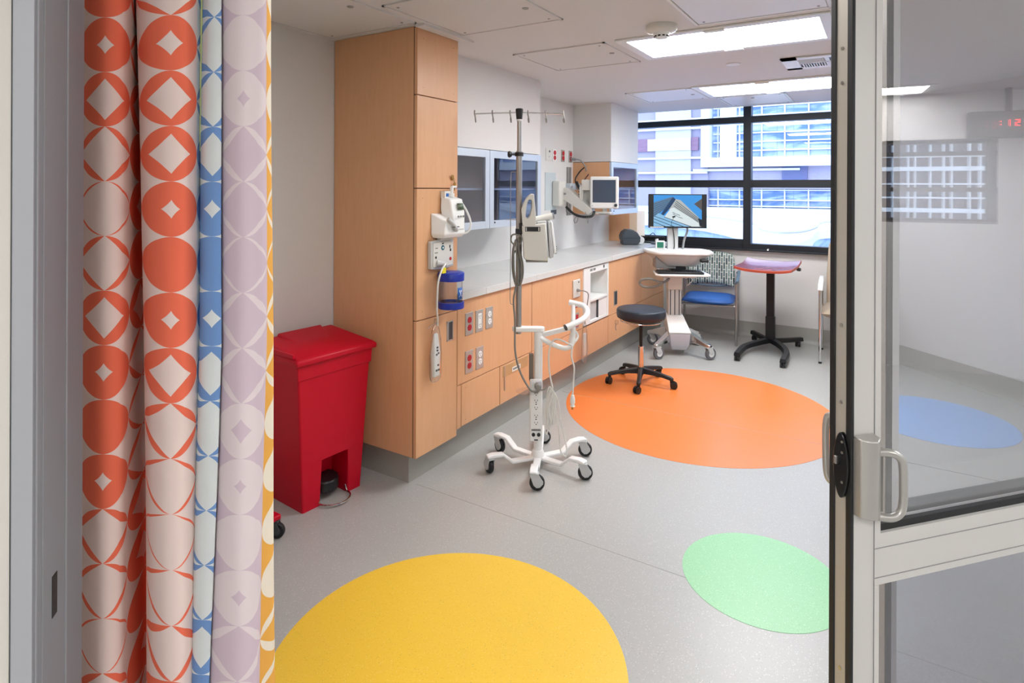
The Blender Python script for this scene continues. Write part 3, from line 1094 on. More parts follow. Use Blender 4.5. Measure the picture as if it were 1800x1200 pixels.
t = thing('wrapped_cord', 'white call cord ending in a long plastic-wrapped handset below the blue canister', 'cord', (0, 0, 0))
cy = 2.375
MB().tube([(FR + 0.055, 2.424, 1.108), (-1.892, 2.400, 1.105), (-1.882, 2.362, 1.085), (-1.876, 2.328, 1.03), (-1.878, 2.322, 0.95), (-1.890, 2.336, 0.88), (-1.905, 2.360, 0.84), (-1.915, 2.372, 0.80)], 0.0048, 8).build('cord', 'cord_white', t)
m = MB()
rings = []
for z, a, b in ((0.835, .006, .006), (0.80, .012, .010), (0.775, .026, .014), (0.72, .036, .018), (0.64, .040, .022), (0.56, .041, .022), (0.53, .036, .015), (0.515, .022, .008)):
    rings.append([(FR + 0.036 + b * math.cos(q * PI / 9), 2.372 + a * math.sin(q * PI / 9) + 0.003 * math.sin(q * 2.7 + z * 60), z) for q in range(18)])
m.loft(rings)
m.build('bag', 'bag', t)
m = MB()
m.loft([[(FR + 0.024, 2.352, 0.54), (FR + 0.046, 2.352, 0.54), (FR + 0.046, 2.396, 0.54), (FR + 0.024, 2.396, 0.54)],
        [(FR + 0.022, 2.347, 0.66), (FR + 0.048, 2.347, 0.66), (FR + 0.048, 2.398, 0.66), (FR + 0.022, 2.398, 0.66)],
        [(FR + 0.028, 2.360, 0.76), (FR + 0.042, 2.360, 0.76), (FR + 0.042, 2.385, 0.76), (FR + 0.028, 2.385, 0.76)]])
hs = m.build('handset', 'white', t, bevel=0.006)
m = MB()
for (y, z) in ((2.372, 0.69), (2.372, 0.675), (2.380, 0.66), (2.366, 0.655), (2.378, 0.60), (2.366, 0.575), (2.384, 0.575)):
    m.box(FR + 0.0465, FR + 0.050, y - 0.005, y + 0.005, z - 0.005, z + 0.004)
m.build('button', 'dark_grey', hs)
MB().tube([(FR + 0.050, 2.372, 0.815), (FR + 0.045, 2.345, 0.812), (FR + 0.035, 2.325, 0.800), (FR + 0.03, 2.318, 0.79)], 0.010, 8, flat=0.3).build('bag_tail', 'bag', t)
lab(MB().box(-1.890, -1.884, 2.372, 2.400, 1.066, 1.094).build('cord_tag', 'yellow_tag', t), 'yellow tag')

# canister with blue lid and blue foot
t = thing('lidded_canister', 'clear round canister with blue lid and blue base on the cupboard front', 'canister', (FR + 0.0715, 2.452, 0))
MB().lathe([(0.062, 1.022), (0.068, 1.022), (0.0685, 1.060), (0.064, 1.065), (0.0, 1.065)], seg=48).build('lid', 'blue_lid', t, angle=50)
MB().lathe([(0.060, 0.905), (0.060, 1.028), (0.0582, 1.028), (0.0582, 0.905)], seg=48).build('wall', 'clear', t)
MB().lathe([(0.0, 0.880), (0.066, 0.880), (0.068, 0.886), (0.068, 0.912), (0.061, 0.913), (0.060, 0.886), (0, 0.885)], seg=48).build('base', 'blue_lid', t, angle=50)
MB().box(-0.070, -0.055, -0.03, 0.03, 0.89, 1.05).build('bracket', 'clear', t)
m = MB()
for k in range(5):
    pass
rings = []
for z in (0.930, 0.990):
    rings.append([((0.0605) * math.cos(a), (0.0605) * math.sin(a), z) for a in [R(-18 + 9 * i) for i in range(5)]])
m.loft(rings, cap=False, closed=False)
lb = m.build('label', 'blue_tag', t, solid=0.0008)
m = MB()
rings = []
for z0_, z1_, a0, a1 in ((0.944, 0.947, -10, 12), (0.947, 0.966, -2, 3), (0.966, 0.976, -8, 10)):
    m.poly([(0.0612 * math.cos(R(a)), 0.0612 * math.sin(R(a)), z) for z in (z0_, z1_) for a in (a0, a1)], [(0, 1, 3, 2)])
m.build('label_mark', 'white', lb, solid=0.0005)

# ------------------------------------------------------------------ plates and gear on the back wall
wx = WALLX


def wall_plate(y, z, w, h, label, plate, rec=None, name='wall_outlet'):
    t = thing(name, label, 'outlet', (wx, y, z))
    MB().box(0, 0.006, -w / 2, w / 2, -h / 2, h / 2).build('cover_plate', plate, t, bevel=0.001)
    if rec:
        for q in (0.024, -0.022):
            MB().cyl((0.005, 0, q), (0.011, 0, q), 0.021, seg=18).build('receptacle', rec, t)
    return t


t = wall_plate(4.735, 1.803, 0.10, 0.112, 'white wall plate with thermostat mark, first of the row above the monitor arm', 'offwhite')
MB().box(0.006, 0.009, 0.005, 0.025, 0.02, 0.036).build('mark', 'dark_grey', t)
MB().box(0.006, 0.009, 0.0, 0.02, -0.022, -0.018).build('mark', 'grey_plastic', t)
wall_plate(4.85, 1.80, 0.072, 0.112, 'red outlet on a white plate, second in the row above the monitor arm', 'white', 'outlet_red')
wall_plate(5.02, 1.803, 0.068, 0.112, 'red outlet third in the row above the monitor arm', 'plate', 'outlet_red')
wall_plate(5.18, 1.803, 0.068, 0.112, 'red outlet with a grey plug above the monitor arm', 'plate', 'outlet_red')
t = wall_plate(5.31, 1.82, 0.075, 0.10, 'white data socket plate between the plugged outlet and the hoses', 'white', name='data_socket')
MB().box(0.006, 0.010, -0.015, 0.015, -0.01, 0.016).build('port', 'dark_grey', t)
t = thing('gas_outlet', 'wall gas outlet with two dark red hose couplings near the corner', 'gas outlet', (wx, 5.42, 1.81))
MB().box(0, 0.006, -0.045, 0.045, -0.06, 0.055).build('cover_plate', 'offwhite', t, bevel=0.001)
m = MB()
m = m.cyl((0.005, 0, 0.022), (0.075, 0, 0.022), 0.013, seg=14)
m.build('coupling', mat('maroon coupling', '#6A1F22', 0.4), t)
MB().cyl((0.005, 0, -0.016), (0.075, 0, -0.016), 0.013, seg=14).build('coupling', bpy.data.objects['coupling'].data.materials[0], t)
t = thing('plug_cord', 'grey plug and cord in the last red outlet above the monitor arm', 'cord', (0, 0, 0))
MB().cyl((wx + 0.010, 5.18, 1.781), (wx + 0.055, 5.18, 1.775), 0.014, seg=14).build('plug', 'grey_plastic', t)
MB().tube([(wx + 0.05, 5.18, 1.776), (wx + 0.10, 5.20, 1.765), (wx + 0.14, 5.22, 1.71), (wx + 0.15, 5.23, 1.66)], 0.006, 8).build('cord', 'grey_plastic', t)
t = thing('monitor_cable', 'looping dark red and black cables from the gas outlet down to the arm', 'cable', (0, 0, 0))
MB().tube([(wx + 0.075, 5.42, 1.832), (wx + 0.16, 5.43, 1.826), (wx + 0.19, 5.42, 1.812), (wx + 0.15, 5.36, 1.775), (wx + 0.12, 5.27, 1.71), (wx + 0.12, 5.15, 1.66), (wx + 0.12, 5.05, 1.59), (wx + 0.14, 5.02, 1.545)], 0.006, 8).build('cable', 'black', t)
MB().tube([(wx + 0.075, 5.42, 1.794), (wx + 0.14, 5.42, 1.79), (wx + 0.17, 5.33, 1.72), (wx + 0.17, 5.28, 1.66), (wx + 0.16, 5.20, 1.60), (wx + 0.15, 5.12, 1.535)], 0.0055, 8).build('cable', mat('maroon cable', '#4A2220', 0.5), t)
m = MB()
m.tube([(wx + 0.14, 5.03, 1.56), (wx + 0.15, 5.06, 1.51), (wx + 0.16, 5.10, 1.47), (wx + 0.16, 5.08, 1.40), (wx + 0.15, 5.05, 1.37), (wx + 0.15, 4.98, 1.40), (wx + 0.15, 4.92, 1.43)], 0.013, 8)
m.build('cable_sleeve', 'black', t)

t = thing('mounting_channel', 'vertical grey mounting channel on the wall behind the monitor arm', 'channel', (wx, 5.136, 0))
MB().box(0, 0.02, -0.035, -0.012, 1.24, 1.70).build('rail', 'alu_grey', t)
MB().box(0, 0.02, 0.012, 0.035, 1.24, 1.70).build('rail', 'alu_grey', t)
MB().box(0, 0.008, -0.012, 0.012, 1.24, 1.70).build('web', 'light_grey', t)
t = thing('backing_plate', 'pale grey backing plate on the wall left of the monitor arm', 'plate', (wx, 4.775, 1.47))
MB().box(0, 0.006, -0.10, 0.10, -0.17, 0.17).build('plate', mat('pale blue grey plate', '#C2CCD0', 0.5), t)
t = thing('dark_wall_plate', 'small dark grey wall plate below the monitor arm', 'wall plate', (wx, 4.84, 1.281))
MB().box(0, 0.006, -0.05, 0.05, -0.021, 0.021).build('cover_plate', mat('slate plate', '#56606E', 0.5), t, bevel=0.001)
m = MB()
for a, b in ((-0.025, 0.008), (0.02, 0.008), (-0.025, -0.009), (0.02, -0.009)):
    m.box(0.006, 0.0075, a - 0.015, a + 0.015, b - 0.003, b + 0.003)
m.build('mark', 'ink', t)

# ================================================================== EQUIPMENT ON THE WALL ARM
VY = YAW      # things drawn square to this direction: local x runs across, local y runs away

# wall arm with monitor
t = thing('jointed_wall_mount', 'off-white jointed wall arm reaching out to the patient monitor', 'wall arm', (0, 0, 0))
m = MB()
m.box(wx + 0.006, wx + 0.085, 4.80, 4.93, 1.335, 1.565)
m.build('wall_bracket', 'offwhite', t, bevel=0.012, bseg=3)
# upper level channel
m = MB()
m.box(wx + 0.03, wx + 0.13, 4.93, 5.16, 1.482, 1.545)
m.build('upper_channel', 'alu_cab', t, bevel=0.006)
MB().cyl((wx + 0.131, 4.955, 1.513), (wx + 0.135, 4.955, 1.513), 0.006, seg=12).build('bolt', 'grey_plastic', t)
# sloping arm
pA, pB = Vector((wx + 0.10, 4.92, 1.448)), Vector((-2.24, 4.93, 1.300))
dv = (pB - pA).normalized()
nv = Vector((-dv.z, 0, dv.x))
m = MB()
outline = []
for k in range(13):
    a = PI / 2 + PI * k / 12
    outline.append(pA + (dv * math.cos(a) + nv * math.sin(a)) * 0.058)
for k in range(13):
    a = -PI / 2 + PI * k / 12
    outline.append(pB + (dv * math.cos(a) + nv * math.sin(a)) * 0.036)
m.loft([[p + Vector((0, -0.045, 0)) for p in outline], [p + Vector((0, 0.045, 0)) for p in outline]])
m.build('lower_arm', 'offwhite', t, bevel=0.008, bseg=3)
m = MB()
m.cyl((pA.x, 4.868, pA.z), (pA.x, 4.884, pA.z), 0.010, seg=14)
m.build('pivot_bolt', 'grey_plastic', t)
m = MB()
m.cyl((-2.235, 4.95, 1.262), (-2.235, 4.95, 1.335), 0.030, seg=20)
m.build('swivel_joint', 'offwhite', t, bevel=0.004)
MB().box(-2.235, -2.04, 4.92, 4.985, 1.272, 1.290).build('tray_arm', 'offwhite', t, bevel=0.004)
MB().tube([(-2.44, 4.86, 1.33), (-2.36, 4.85, 1.27), (-2.28, 4.86, 1.245), (-2.20, 4.88, 1.25), (-2.19, 4.92, 1.29)], 0.012, 8).build('cable_sleeve', 'black', t)
m = MB()
m.tube([(-2.46, 4.90, 1.33), (-2.44, 4.87, 1.28), (-2.38, 4.86, 1.26)], 0.003, 6)
m.tube([(-2.32, 4.86, 1.25), (-2.325, 4.85, 1.20), (-2.35, 4.85, 1.19), (-2.355, 4.85, 1.22), (-2.33, 4.86, 1.245)], 0.003, 6)
m.tube([(-2.26, 4.88, 1.29), (-2.235, 4.86, 1.25), (-2.22, 4.85, 1.19), (-2.215, 4.86, 1.25)], 0.002, 6)
m.build('wire', 'cord_grey', t)
MB().box(-2.14, -2.04, 4.90, 5.00, 1.268, 1.276).build('clip_plate', 'grey_plastic', t, bevel=0.002)

t = thing('patient_monitor', 'white patient monitor with dark screen on the wall arm', 'monitor', (-2.105, 4.95, 1.462), R(20))
m = MB()
pr = []
for sx, sz in ((-1, -1), (1, -1), (1, 1), (-1, 1)):
    pr.append((sx * 0.125, sz * 0.142))
m.loft([[(x * 0.93, 0.0, z * 0.95) for x, z in pr], [(x, -0.018, z) for x, z in pr], [(x * 1.0, -0.034, z * 0.99) for x, z in pr]])
m.build('bezel', 'white', t, bevel=0.012, bseg=3)
MB().box(-0.103, 0.100, -0.0355, -0.033, -0.088, 0.112).build('screen', 'screen_off', t)
MB().cyl((0.10, -0.034, -0.112), (0.10, -0.046, -0.112), 0.014, seg=18).build('knob', 'dark_grey', t)
MB().cyl((-0.105, -0.034, -0.118), (-0.105, -0.037, -0.118), 0.006, seg=12).build('power_button', 'light_grey', t)
m = MB()
m.loft([[(-0.118, -0.002, -0.132), (0.118, -0.002, -0.132), (0.118, -0.002, 0.135), (-0.118, -0.002, 0.135)],
        [(-0.118, 0.06, -0.125), (0.105, 0.06, -0.120), (0.105, 0.06, 0.118), (-0.118, 0.06, 0.130)],
        [(-0.105, 0.085, -0.11), (0.095, 0.085, -0.105), (0.095, 0.085, 0.10), (-0.105, 0.085, 0.11)]])
m.build('rear_housing', 'light_grey', t, bevel=0.006)
m = MB()
m.box(-0.205, -0.115, 0.01, 0.11, 0.02, 0.115)
m.box(-0.205, -0.190, 0.01, 0.11, -0.11, 0.02)
m.box(-0.190, -0.115, 0.09, 0.11, -0.11, 0.02)
m.box(-0.205, -0.115, 0.01, 0.11, -0.125, -0.11)
m.build('module_rack', 'offwhite', t, bevel=0.004)
m = MB()
for k in range(6):
    m.cyl((-0.206, 0.04, -0.09 + k * 0.024), (-0.235, 0.035, -0.09 + k * 0.024), 0.006, seg=10)
m.build('cable_port', 'dark_grey', t)
MB().box(-0.225, -0.205, 0.01, 0.08, -0.105, 0.055).build('port_block', 'offwhite', t, bevel=0.003)
MB().cyl((0.0, 0.03, -0.19), (0.0, 0.03, -0.13), 0.02, seg=16).build('mount_post', 'offwhite', t)

# ================================================================== THINGS ON THE WORKTOP
t = thing('label_printer', 'dark grey rounded label printer on the far end of the worktop', 'printer', (-2.205, 5.86, 0.927), VY)
m = MB()
prof = [(-0.09, 0.0), (0.055, 0.0), (0.085, 0.03), (0.088, 0.075), (0.055, 0.125), (0.015, 0.150), (-0.045, 0.152), (-0.085, 0.125), (-0.103, 0.085), (-0.10, 0.045), (-0.09, 0.035)]
m.prism(prof, -0.09, 0.09, 'y')
m.build('housing', mat('slate plastic', '#454D56', 0.42), t, bevel=0.012, bseg=3)
MB().box(-0.092, 0.075, -0.093, -0.088, 0.068, 0.071).build('seam', 'ink', t)
m = MB()
m.cyl((0.098, -0.05, 0.045), (0.098, 0.05, 0.045), 0.038, seg=24)
m.build('label_roll', 'white', t)
t = thing('black_tray', 'low black tray with coiled cables on the worktop behind the printer', 'tray', (-2.10, 6.15, 0.927), 0)
m = MB()
m.box(-0.13, 0.13, -0.06, 0.10, 0, 0.012)
m.box(-0.13, 0.13, 0.085, 0.10, 0.012, 0.06)
m.box(-0.13, -0.115, -0.06, 0.085, 0.012, 0.05)
m.build('body', 'black_plastic', t, bevel=0.003)
MB().tube([(-0.08, 0.02, 0.03), (-0.02, 0.05, 0.07), (0.03, 0.03, 0.10), (0.07, 0.0, 0.05), (0.02, -0.02, 0.03), (-0.05, 0.0, 0.04)], 0.004, 6, closed=True).build('cable', 'black', t)
t = thing('desk_scanner', 'small white scanner on a black base at the window end of the worktop', 'scanner', (-1.99, 6.02, 0.927), 0)
MB().lathe([(0.0, 0), (0.05, 0), (0.052, 0.012), (0.0, 0.014)], seg=24).build('base', 'black_plastic', t)
MB().tube([(0, 0, 0.01), (0.0, 0.01, 0.03), (0.01, -0.01, 0.045), (0.03, -0.03, 0.05)], 0.012, 10, flat=0.7).build('body', 'white', t)

# ================================================================== IV STAND
t = thing('iv_stand', 'white rolling stand with steel pole, six hooks and push handle', 'stand', (-1.585, 2.828, 0), VY)
m = MB()
m.cyl((0, 0, 0.055), (0, 0, 0.735), 0.0235, seg=28)
m.build('column', 'white_metal', t)
MB().lathe([(0.0, 0.040), (0.034, 0.040), (0.036, 0.060), (0.027, 0.085), (0.0235, 0.085)], seg=28).build('hub', 'white_metal', t)
leg_prof = [(0.02, 0.050), (0.150, 0.052), (0.205, 0.098), (0.262, 0.104), (0.296, 0.098), (0.296, 0.086), (0.210, 0.084), (0.156, 0.036), (0.02, 0.034)]


def caster(parent, x, y, ztop, rw, rot, fork='steel', tyre='black', hub='light_grey', w=0.022, name='caster', cover=False):
    """swivel caster: fork with a wheel under it"""
    c, s = math.cos(rot), math.sin(rot)

    def T(px, py, z):
        return (x + c * px - s * py, y + s * px + c * py, z)
    mb = MB()
    tr = rw * 0.45
    for sy in (-1, 1):
        o1 = [(-0.5 * rw, ztop - 0.006), (0.7 * rw, ztop - 0.006), (tr + 0.80 * rw, rw * 1.30), (tr + 0.78 * rw, rw * 0.95), (tr + 0.35 * rw, rw * 0.50), (tr - 0.1 * rw, rw * 0.42), (tr - 0.5 * rw, rw * 0.80)] if cover else [(-0.45 * rw, ztop - 0.006), (0.55 * rw, ztop - 0.006), (tr + 0.5 * rw, rw * 1.2), (tr + 0.2 * rw, rw * 0.9), (tr - 0.2 * rw, rw * 0.9), (tr - 0.5 * rw, rw * 1.15)]
        a, b = sy * (w * 0.5 + 0.003), sy * (w * 0.5 + 0.006)
        mb.loft([[T(p, a, z) for p, z in o1], [T(p, b, z) for p, z in o1]])
    p1 = [(-0.5 * rw, -w * 0.5 - 0.006), (0.7 * rw, -w * 0.5 - 0.006), (0.7 * rw, w * 0.5 + 0.006), (-0.5 * rw, w * 0.5 + 0.006)]
    mb.loft([[T(p, q, ztop - 0.010) for p, q in p1], [T(p, q, ztop) for p, q in p1]])
    f = mb.build(name, fork, parent, bevel=0.002)
    mb = MB()
    prof = [(rw * 0.55, -w / 2), (rw * 0.9, -w / 2), (rw, -w * 0.3), (rw, w * 0.3), (rw * 0.9, w / 2), (rw * 0.55, w / 2)]
    mb.lathe(prof, (0, 0, 0), 28, 'y')
    mt = Matrix.Translation((x + c * tr, y + s * tr, rw)) @ Matrix.Rotation(rot, 4, 'Z')
    mb.xf(mt)
    mb.build('wheel', tyre, f)
    mb = MB()
    mb.lathe([(0.0, -w / 2 - 0.001), (rw * 0.55, -w / 2), (rw * 0.55, w / 2), (0, w / 2 + 0.001)], (0, 0, 0), 24, 'y')
    mb.xf(mt)
    mb.build('wheel_hub', hub, f)
    return f


crot = [R(30), R(28), R(20), R(25), R(-20), R(150)]
for k in range(6):
    a = R(-65 + 60 * k) - VY
    m = MB().prism([(p, z) for p, z in leg_prof], -0.020, 0.020, 'y')
    m.xf(Matrix.Rotation(a, 4, 'Z'))
    m.build('leg', 'white_metal', t, bevel=0.005, bseg=3, angle=50)
    caster(t, 0.275 * math.cos(a), 0.275 * math.sin(a), 0.086, 0.038, crot[k] - VY, fork='light_grey', w=0.024, cover=True)
# top plate carrying the pole
m = MB()
pts = [(-0.120 + 0.022 * math.cos(R(90 + 180 * k / 10)), 0.022 * math.sin(R(90 + 180 * k / 10))) for k in range(11)]
pts += [(0.010 + 0.024 * math.cos(R(-90 + 180 * k / 10)), 0.024 * math.sin(R(-90 + 180 * k / 10))) for k in range(11)]
m.prism(pts, 0.722, 0.748, 'z')
m.build('top_plate', 'white_metal', t, bevel=0.006, bseg=3)
m = MB()
m.cyl((-0.108, 0, 0.710), (-0.108, 0, 1.70), 0.0165, seg=24)
m.build('pole', 'steel', t)
MB().cyl((-0.108, 0, 1.69), (-0.108, 0, 1.895), 0.0125, seg=20).build('inner_pole', 'steel', t)
MB().lathe([(0.0, 1.872), (0.016, 1.872), (0.021, 1.925), (0.018, 1.930), (0, 1.930)], (-0.108, 0, 0), 24).build('pole_cap', 'black_plastic', t)
MB().cyl((-0.108, 0, 1.862), (-0.108, 0, 1.876), 0.0155, seg=20).build('collar', 'white', t)
m = MB()
m.lathe([(0.0165, 1.672), (0.024, 1.672), (0.024, 1.692), (0.0130, 1.696)], (-0.108, 0, 0), 24)
m.build('clamp_ring', 'black_plastic', t)
m = MB()
m.cyl((-0.130, 0, 1.682), (-0.150, 0, 1.682), 0.006, seg=10)
m.lathe([(0.0, -0.172), (0.014, -0.170), (0.019, -0.160), (0.013, -0.150), (0.006, -0.146)], (0, 0, 1.682), 12, 'x')
m.build('clamp_knob', 'black_plastic', t)
MB().tube([(-0.352, 0, 1.900), (-0.108, 0.0, 1.908), (0.132, 0, 1.900)], 0.0042, 8).build('cross_bar', 'chrome', t)
for k, x in enumerate((-0.350, -0.254, -0.158, -0.062, 0.034, 0.130)):
    m = MB()
    m.tube([(x, 0.012, 1.915), (x, -0.006, 1.918), (x, -0.018, 1.900), (x + 0.006, -0.020, 1.870), (x + 0.006, -0.008, 1.856), (x + 0.004, 0.008, 1.862), (x + 0.002, 0.012, 1.880)], 0.0036, 8)
    m.build('hook', 'steel', t)
# push handle
m = MB()
m.loft([[(0.015, -0.011, 0.688), (0.015, 0.011, 0.688), (0.015, 0.011, 0.716), (0.015, -0.011, 0.716)],
        [(0.165, -0.066, 0.742), (0.165, -0.044, 0.742), (0.165, -0.044, 0.768), (0.165, -0.066, 0.768)]])
m.build('handle_arm', 'white_metal', t, bevel=0.005)
m = MB()
m.tube([(0.012, -0.01, 0.690), (0.07, -0.02, 0.660), (0.14, -0.03, 0.640), (0.175, -0.03, 0.655), (0.187, -0.02, 0.70), (0.187, 0.0, 0.785)], 0.0135, 12)
m.build('handle_strut', 'white_metal', t)
m = MB()
m.tube([(0.142, -0.075, 0.762), (0.19, -0.060, 0.778), (0.245, -0.025, 0.800), (0.268, 0.02, 0.822), (0.255, 0.07, 0.845), (0.22, 0.10, 0.852), (0.178, 0.115, 0.858)], 0.0155, 14)
hb = m.build('push_handle', 'white_metal', t)
m = MB()
m.cyl((0.143, -0.076, 0.762), (0.138, -0.078, 0.760), 0.0165, seg=18)
m.build('grip_end', 'black_plastic', hb)
MB().tube([(0.200, 0.10, 0.845), (0.196, 0.07, 0.78), (0.190, 0.03, 0.72), (0.175, 0.0, 0.665)], 0.012, 10).build('handle_strut', 'white_metal', t)
# grey metal post fixed beside the column
MB().box(-0.050, -0.026, -0.012, 0.018, 0.455, 0.600).build('side_post', mat('taupe metal', '#7C746C', 0.4, 0.5), t, bevel=0.003)

t = thing('power_strip', 'white hospital power strip fixed to the stand column', 'power strip', (-1.596, 2.821, 0), VY)
m = MB().box(-0.034, 0.034, -0.062, -0.026, 0.150, 0.475)
m.build('body', 'white', t, bevel=0.008, bseg=3)
zz = [0.405, 0.368, 0.330, 0.288, 0.250]
for z in zz:
    o = MB().cyl((0, -0.0615, z), (0, -0.0645, z), 0.0155, seg=20).build('socket', 'white', t)
    m = MB()
    m.box(-0.0085, -0.006, -0.0655, -0.0640, z - 0.001, z + 0.007)
    m.box(0.006, 0.0085, -0.0655, -0.0640, z - 0.001, z + 0.007)
    m.cyl((0, -0.0640, z - 0.007), (0, -0.0655, z - 0.007), 0.003, seg=8)
    m.build('slot', 'ink', o)
for z in (0.349, 0.269):
    MB().cyl((0, -0.0615, z), (0, -0.0635, z), 0.0035, seg=8).build('screw', 'ink', t)
MB().cyl((-0.014, -0.0615, 0.188), (-0.014, -0.068, 0.188), 0.0095, seg=16).build('breaker_button', 'black_plastic', t)
MB().cyl((0.014, -0.0615, 0.188), (0.014, -0.068, 0.188), 0.0095, seg=16).build('breaker_button', 'black_plastic', t)
m = MB()
for k in range(7):
    m.box(-0.024 + k * 0.007, -0.019 + k * 0.007, -0.0632, -0.0618, 0.207, 0.217)
m.build('lettering', 'ink', t)
MB().box(-0.010, 0.010, -0.0635, -0.0618, 0.156, 0.162).build('mark', 'ink', t)
m = MB().box(-0.040, 0.036, -0.100, -0.062, 0.425, 0.482)
m.build('plug_cover', 'clear', t, bevel=0.008)
m = MB()
m.lathe([(0.0, -0.003), (0.062, -0.003), (0.062, 0.0), (0, 0.0)], (-0.045, -0.085, 0.428), 28, 'z')
m.build('clear_flap', 'clear', t)

t = thing('grey_cable', 'grey power cable bundled on the pole and plugged in the strip', 'cable', (-1.585, 2.828, 0), VY)
for k in range(8):
    a = k * PI / 4
    dx, dy = 0.022 * math.cos(a), 0.016 * math.sin(a)
    MB().tube([(-0.118 + dx * 0.4, -0.030 + dy * 0.3, 1.235 - 0.004 * k), (-0.122 + dx * 0.8, -0.034 + dy, 1.17), (-0.115 + dx * 1.3, -0.036 + dy * 1.2, 1.09), (-0.112 + dx * 1.1, -0.034 + dy, 1.02), (-0.112 + dx * 0.5, -0.032 + dy * 0.5, 0.975)], 0.0045, 6).build('cable_loop', 'cord_grey', t)
MB().tube([(-0.13, -0.03, 1.19), (-0.150, -0.028, 1.215), (-0.145, -0.03, 1.245), (-0.120, -0.032, 1.250), (-0.095, -0.034, 1.235), (-0.100, -0.036, 1.20), (-0.135, -0.040, 1.15)], 0.0045, 6).build('cable_loop', 'cord_grey', t)
MB().tube([(-0.118, -0.03, 0.99), (-0.135, -0.03, 0.90), (-0.128, -0.03, 0.80), (-0.127, -0.03, 0.73), (-0.125, -0.035, 0.62), (-0.10, -0.05, 0.52), (-0.05, -0.085, 0.440), (-0.018, -0.095, 0.425), (0.0, -0.088, 0.432)], 0.0052, 8).build('cable', 'cord_grey', t)
MB().tube([(0.0, -0.088, 0.432), (0.03, -0.09, 0.438), (0.045, -0.085, 0.455)], 0.003, 8).build('cable', 'cord_grey', t)
m = MB()
m.lathe([(0.0, -0.098), (0.014, -0.096), (0.019, -0.080), (0.019, -0.066), (0, -0.064)], (-0.004, 0, 0.448), 20, 'y')
m.build('plug', 'grey_plastic', t)

t = thing('white_cable', 'white power cable looped over the handle with its plug dangling', 'cable', (-1.585, 2.828, 0), VY)
MB().tube([(0.180, -0.05, 0.655), (0.175, -0.055, 0.60), (0.190, -0.05, 0.54), (0.186, -0.05, 0.46), (0.182, -0.05, 0.395)], 0.0045, 8).build('cable', 'cord_white', t)
m = MB()
m.lathe([(0.0, 0.395), (0.008, 0.395), (0.013, 0.375), (0.013, 0.352), (0.009, 0.345), (0.014, 0.335), (0.0, 0.333)], (0.182, -0.05, 0), 16)
pl = m.build('plug', 'white', t, angle=60)
m = MB()
m.box(0.176, 0.178, -0.054, -0.046, 0.318, 0.334)
m.box(0.185, 0.187, -0.054, -0.046, 0.318, 0.334)
m.cyl((0.1815, -0.044, 0.316), (0.1815, -0.044, 0.334), 0.0025, seg=8)
m.build('prong', 'brass', pl)
MB().tube([(0.175, -0.045, 0.66), (0.11, -0.045, 0.69), (0.075, -0.04, 0.68), (0.055, -0.045, 0.62), (0.058, -0.05, 0.52), (0.075, -0.05, 0.43)], 0.0045, 8).build('cable', 'cord_white', t)
MB().tube([(0.15, 0.02, 0.735), (0.20, 0.02, 0.72), (0.215, 0.01, 0.69), (0.19, -0.01, 0.66), (0.17, -0.04, 0.655)], 0.0065, 8).build('cable', 'cord_white', t)
for k in range(4):
    s = (0, 0.012, 0.020, 0.034)[k]
    m = MB().tube([(0.055 + s * .6, -0.050 - s * .4, 0.430 - s * .5), (0.036 + s * .5, -0.058 - s * .4, 0.33), (0.034 + s * .9, -0.058 - s * .3, 0.23 + s), (0.044 + s * .8, -0.052, 0.185 + s * 1.6), (0.058 + s * .6, -0.05 - s * .3, 0.26), (0.074 + s * .5, -0.052, 0.36 + s * .4), (0.068 + s * .3, -0.055, 0.425 - s * .3)], 0.0038, 6, closed=True)
    m.build('cable_loop', 'cord_white', t)
MB().tube([(0.070, -0.05, 0.43), (0.105, -0.05, 0.36), (0.120, -0.05, 0.25), (0.150, -0.045, 0.12), (0.152, -0.04, 0.066), (0.140, -0.04, 0.066), (0.118, -0.045, 0.10), (0.108, -0.05, 0.22), (0.085, -0.05, 0.35)], 0.0042, 8).build('cable', 'cord_white', t)

# ------------------------------------------------------------------ pump carried on the pole
t = thing('infusion_pump', 'off-white box-shaped pump with a tall fin handle clamped to the pole', 'pump', (-1.585, 2.828, 0), VY)
U0 = 942.0
KK = 3.235 / F_PX


def ux(u):
    return (u - U0) * KK


def vz(v):
    return EYE - (v - 330.8) * KK


side = [(912, 396), (953, 391), (957, 455), (956, 457), (920, 455), (915, 452), (914, 430)]
m = MB()
m.prism([(ux(a), vz(b)) for a, b in side], -0.075, 0.075, 'y')
m.build('housing', 'offwhite', t, bevel=0.007, bseg=3)
m = MB()
outer = [(910.5, 368), (914, 358), (921, 346), (931, 338.5), (932.5, 340), (937.5, 397), (913.5, 400)]
ou = [(ux(a), vz(b)) for a, b in outer]
inn = [(918, 378), (920, 362), (922, 353), (925, 350), (929, 353), (929, 364), (926, 378), (922, 384), (918.5, 383)]
iu = [(ux(a), vz(b)) for a, b in inn]
# fin with an opening: ring of quads between the two outlines
bmv = m.bm


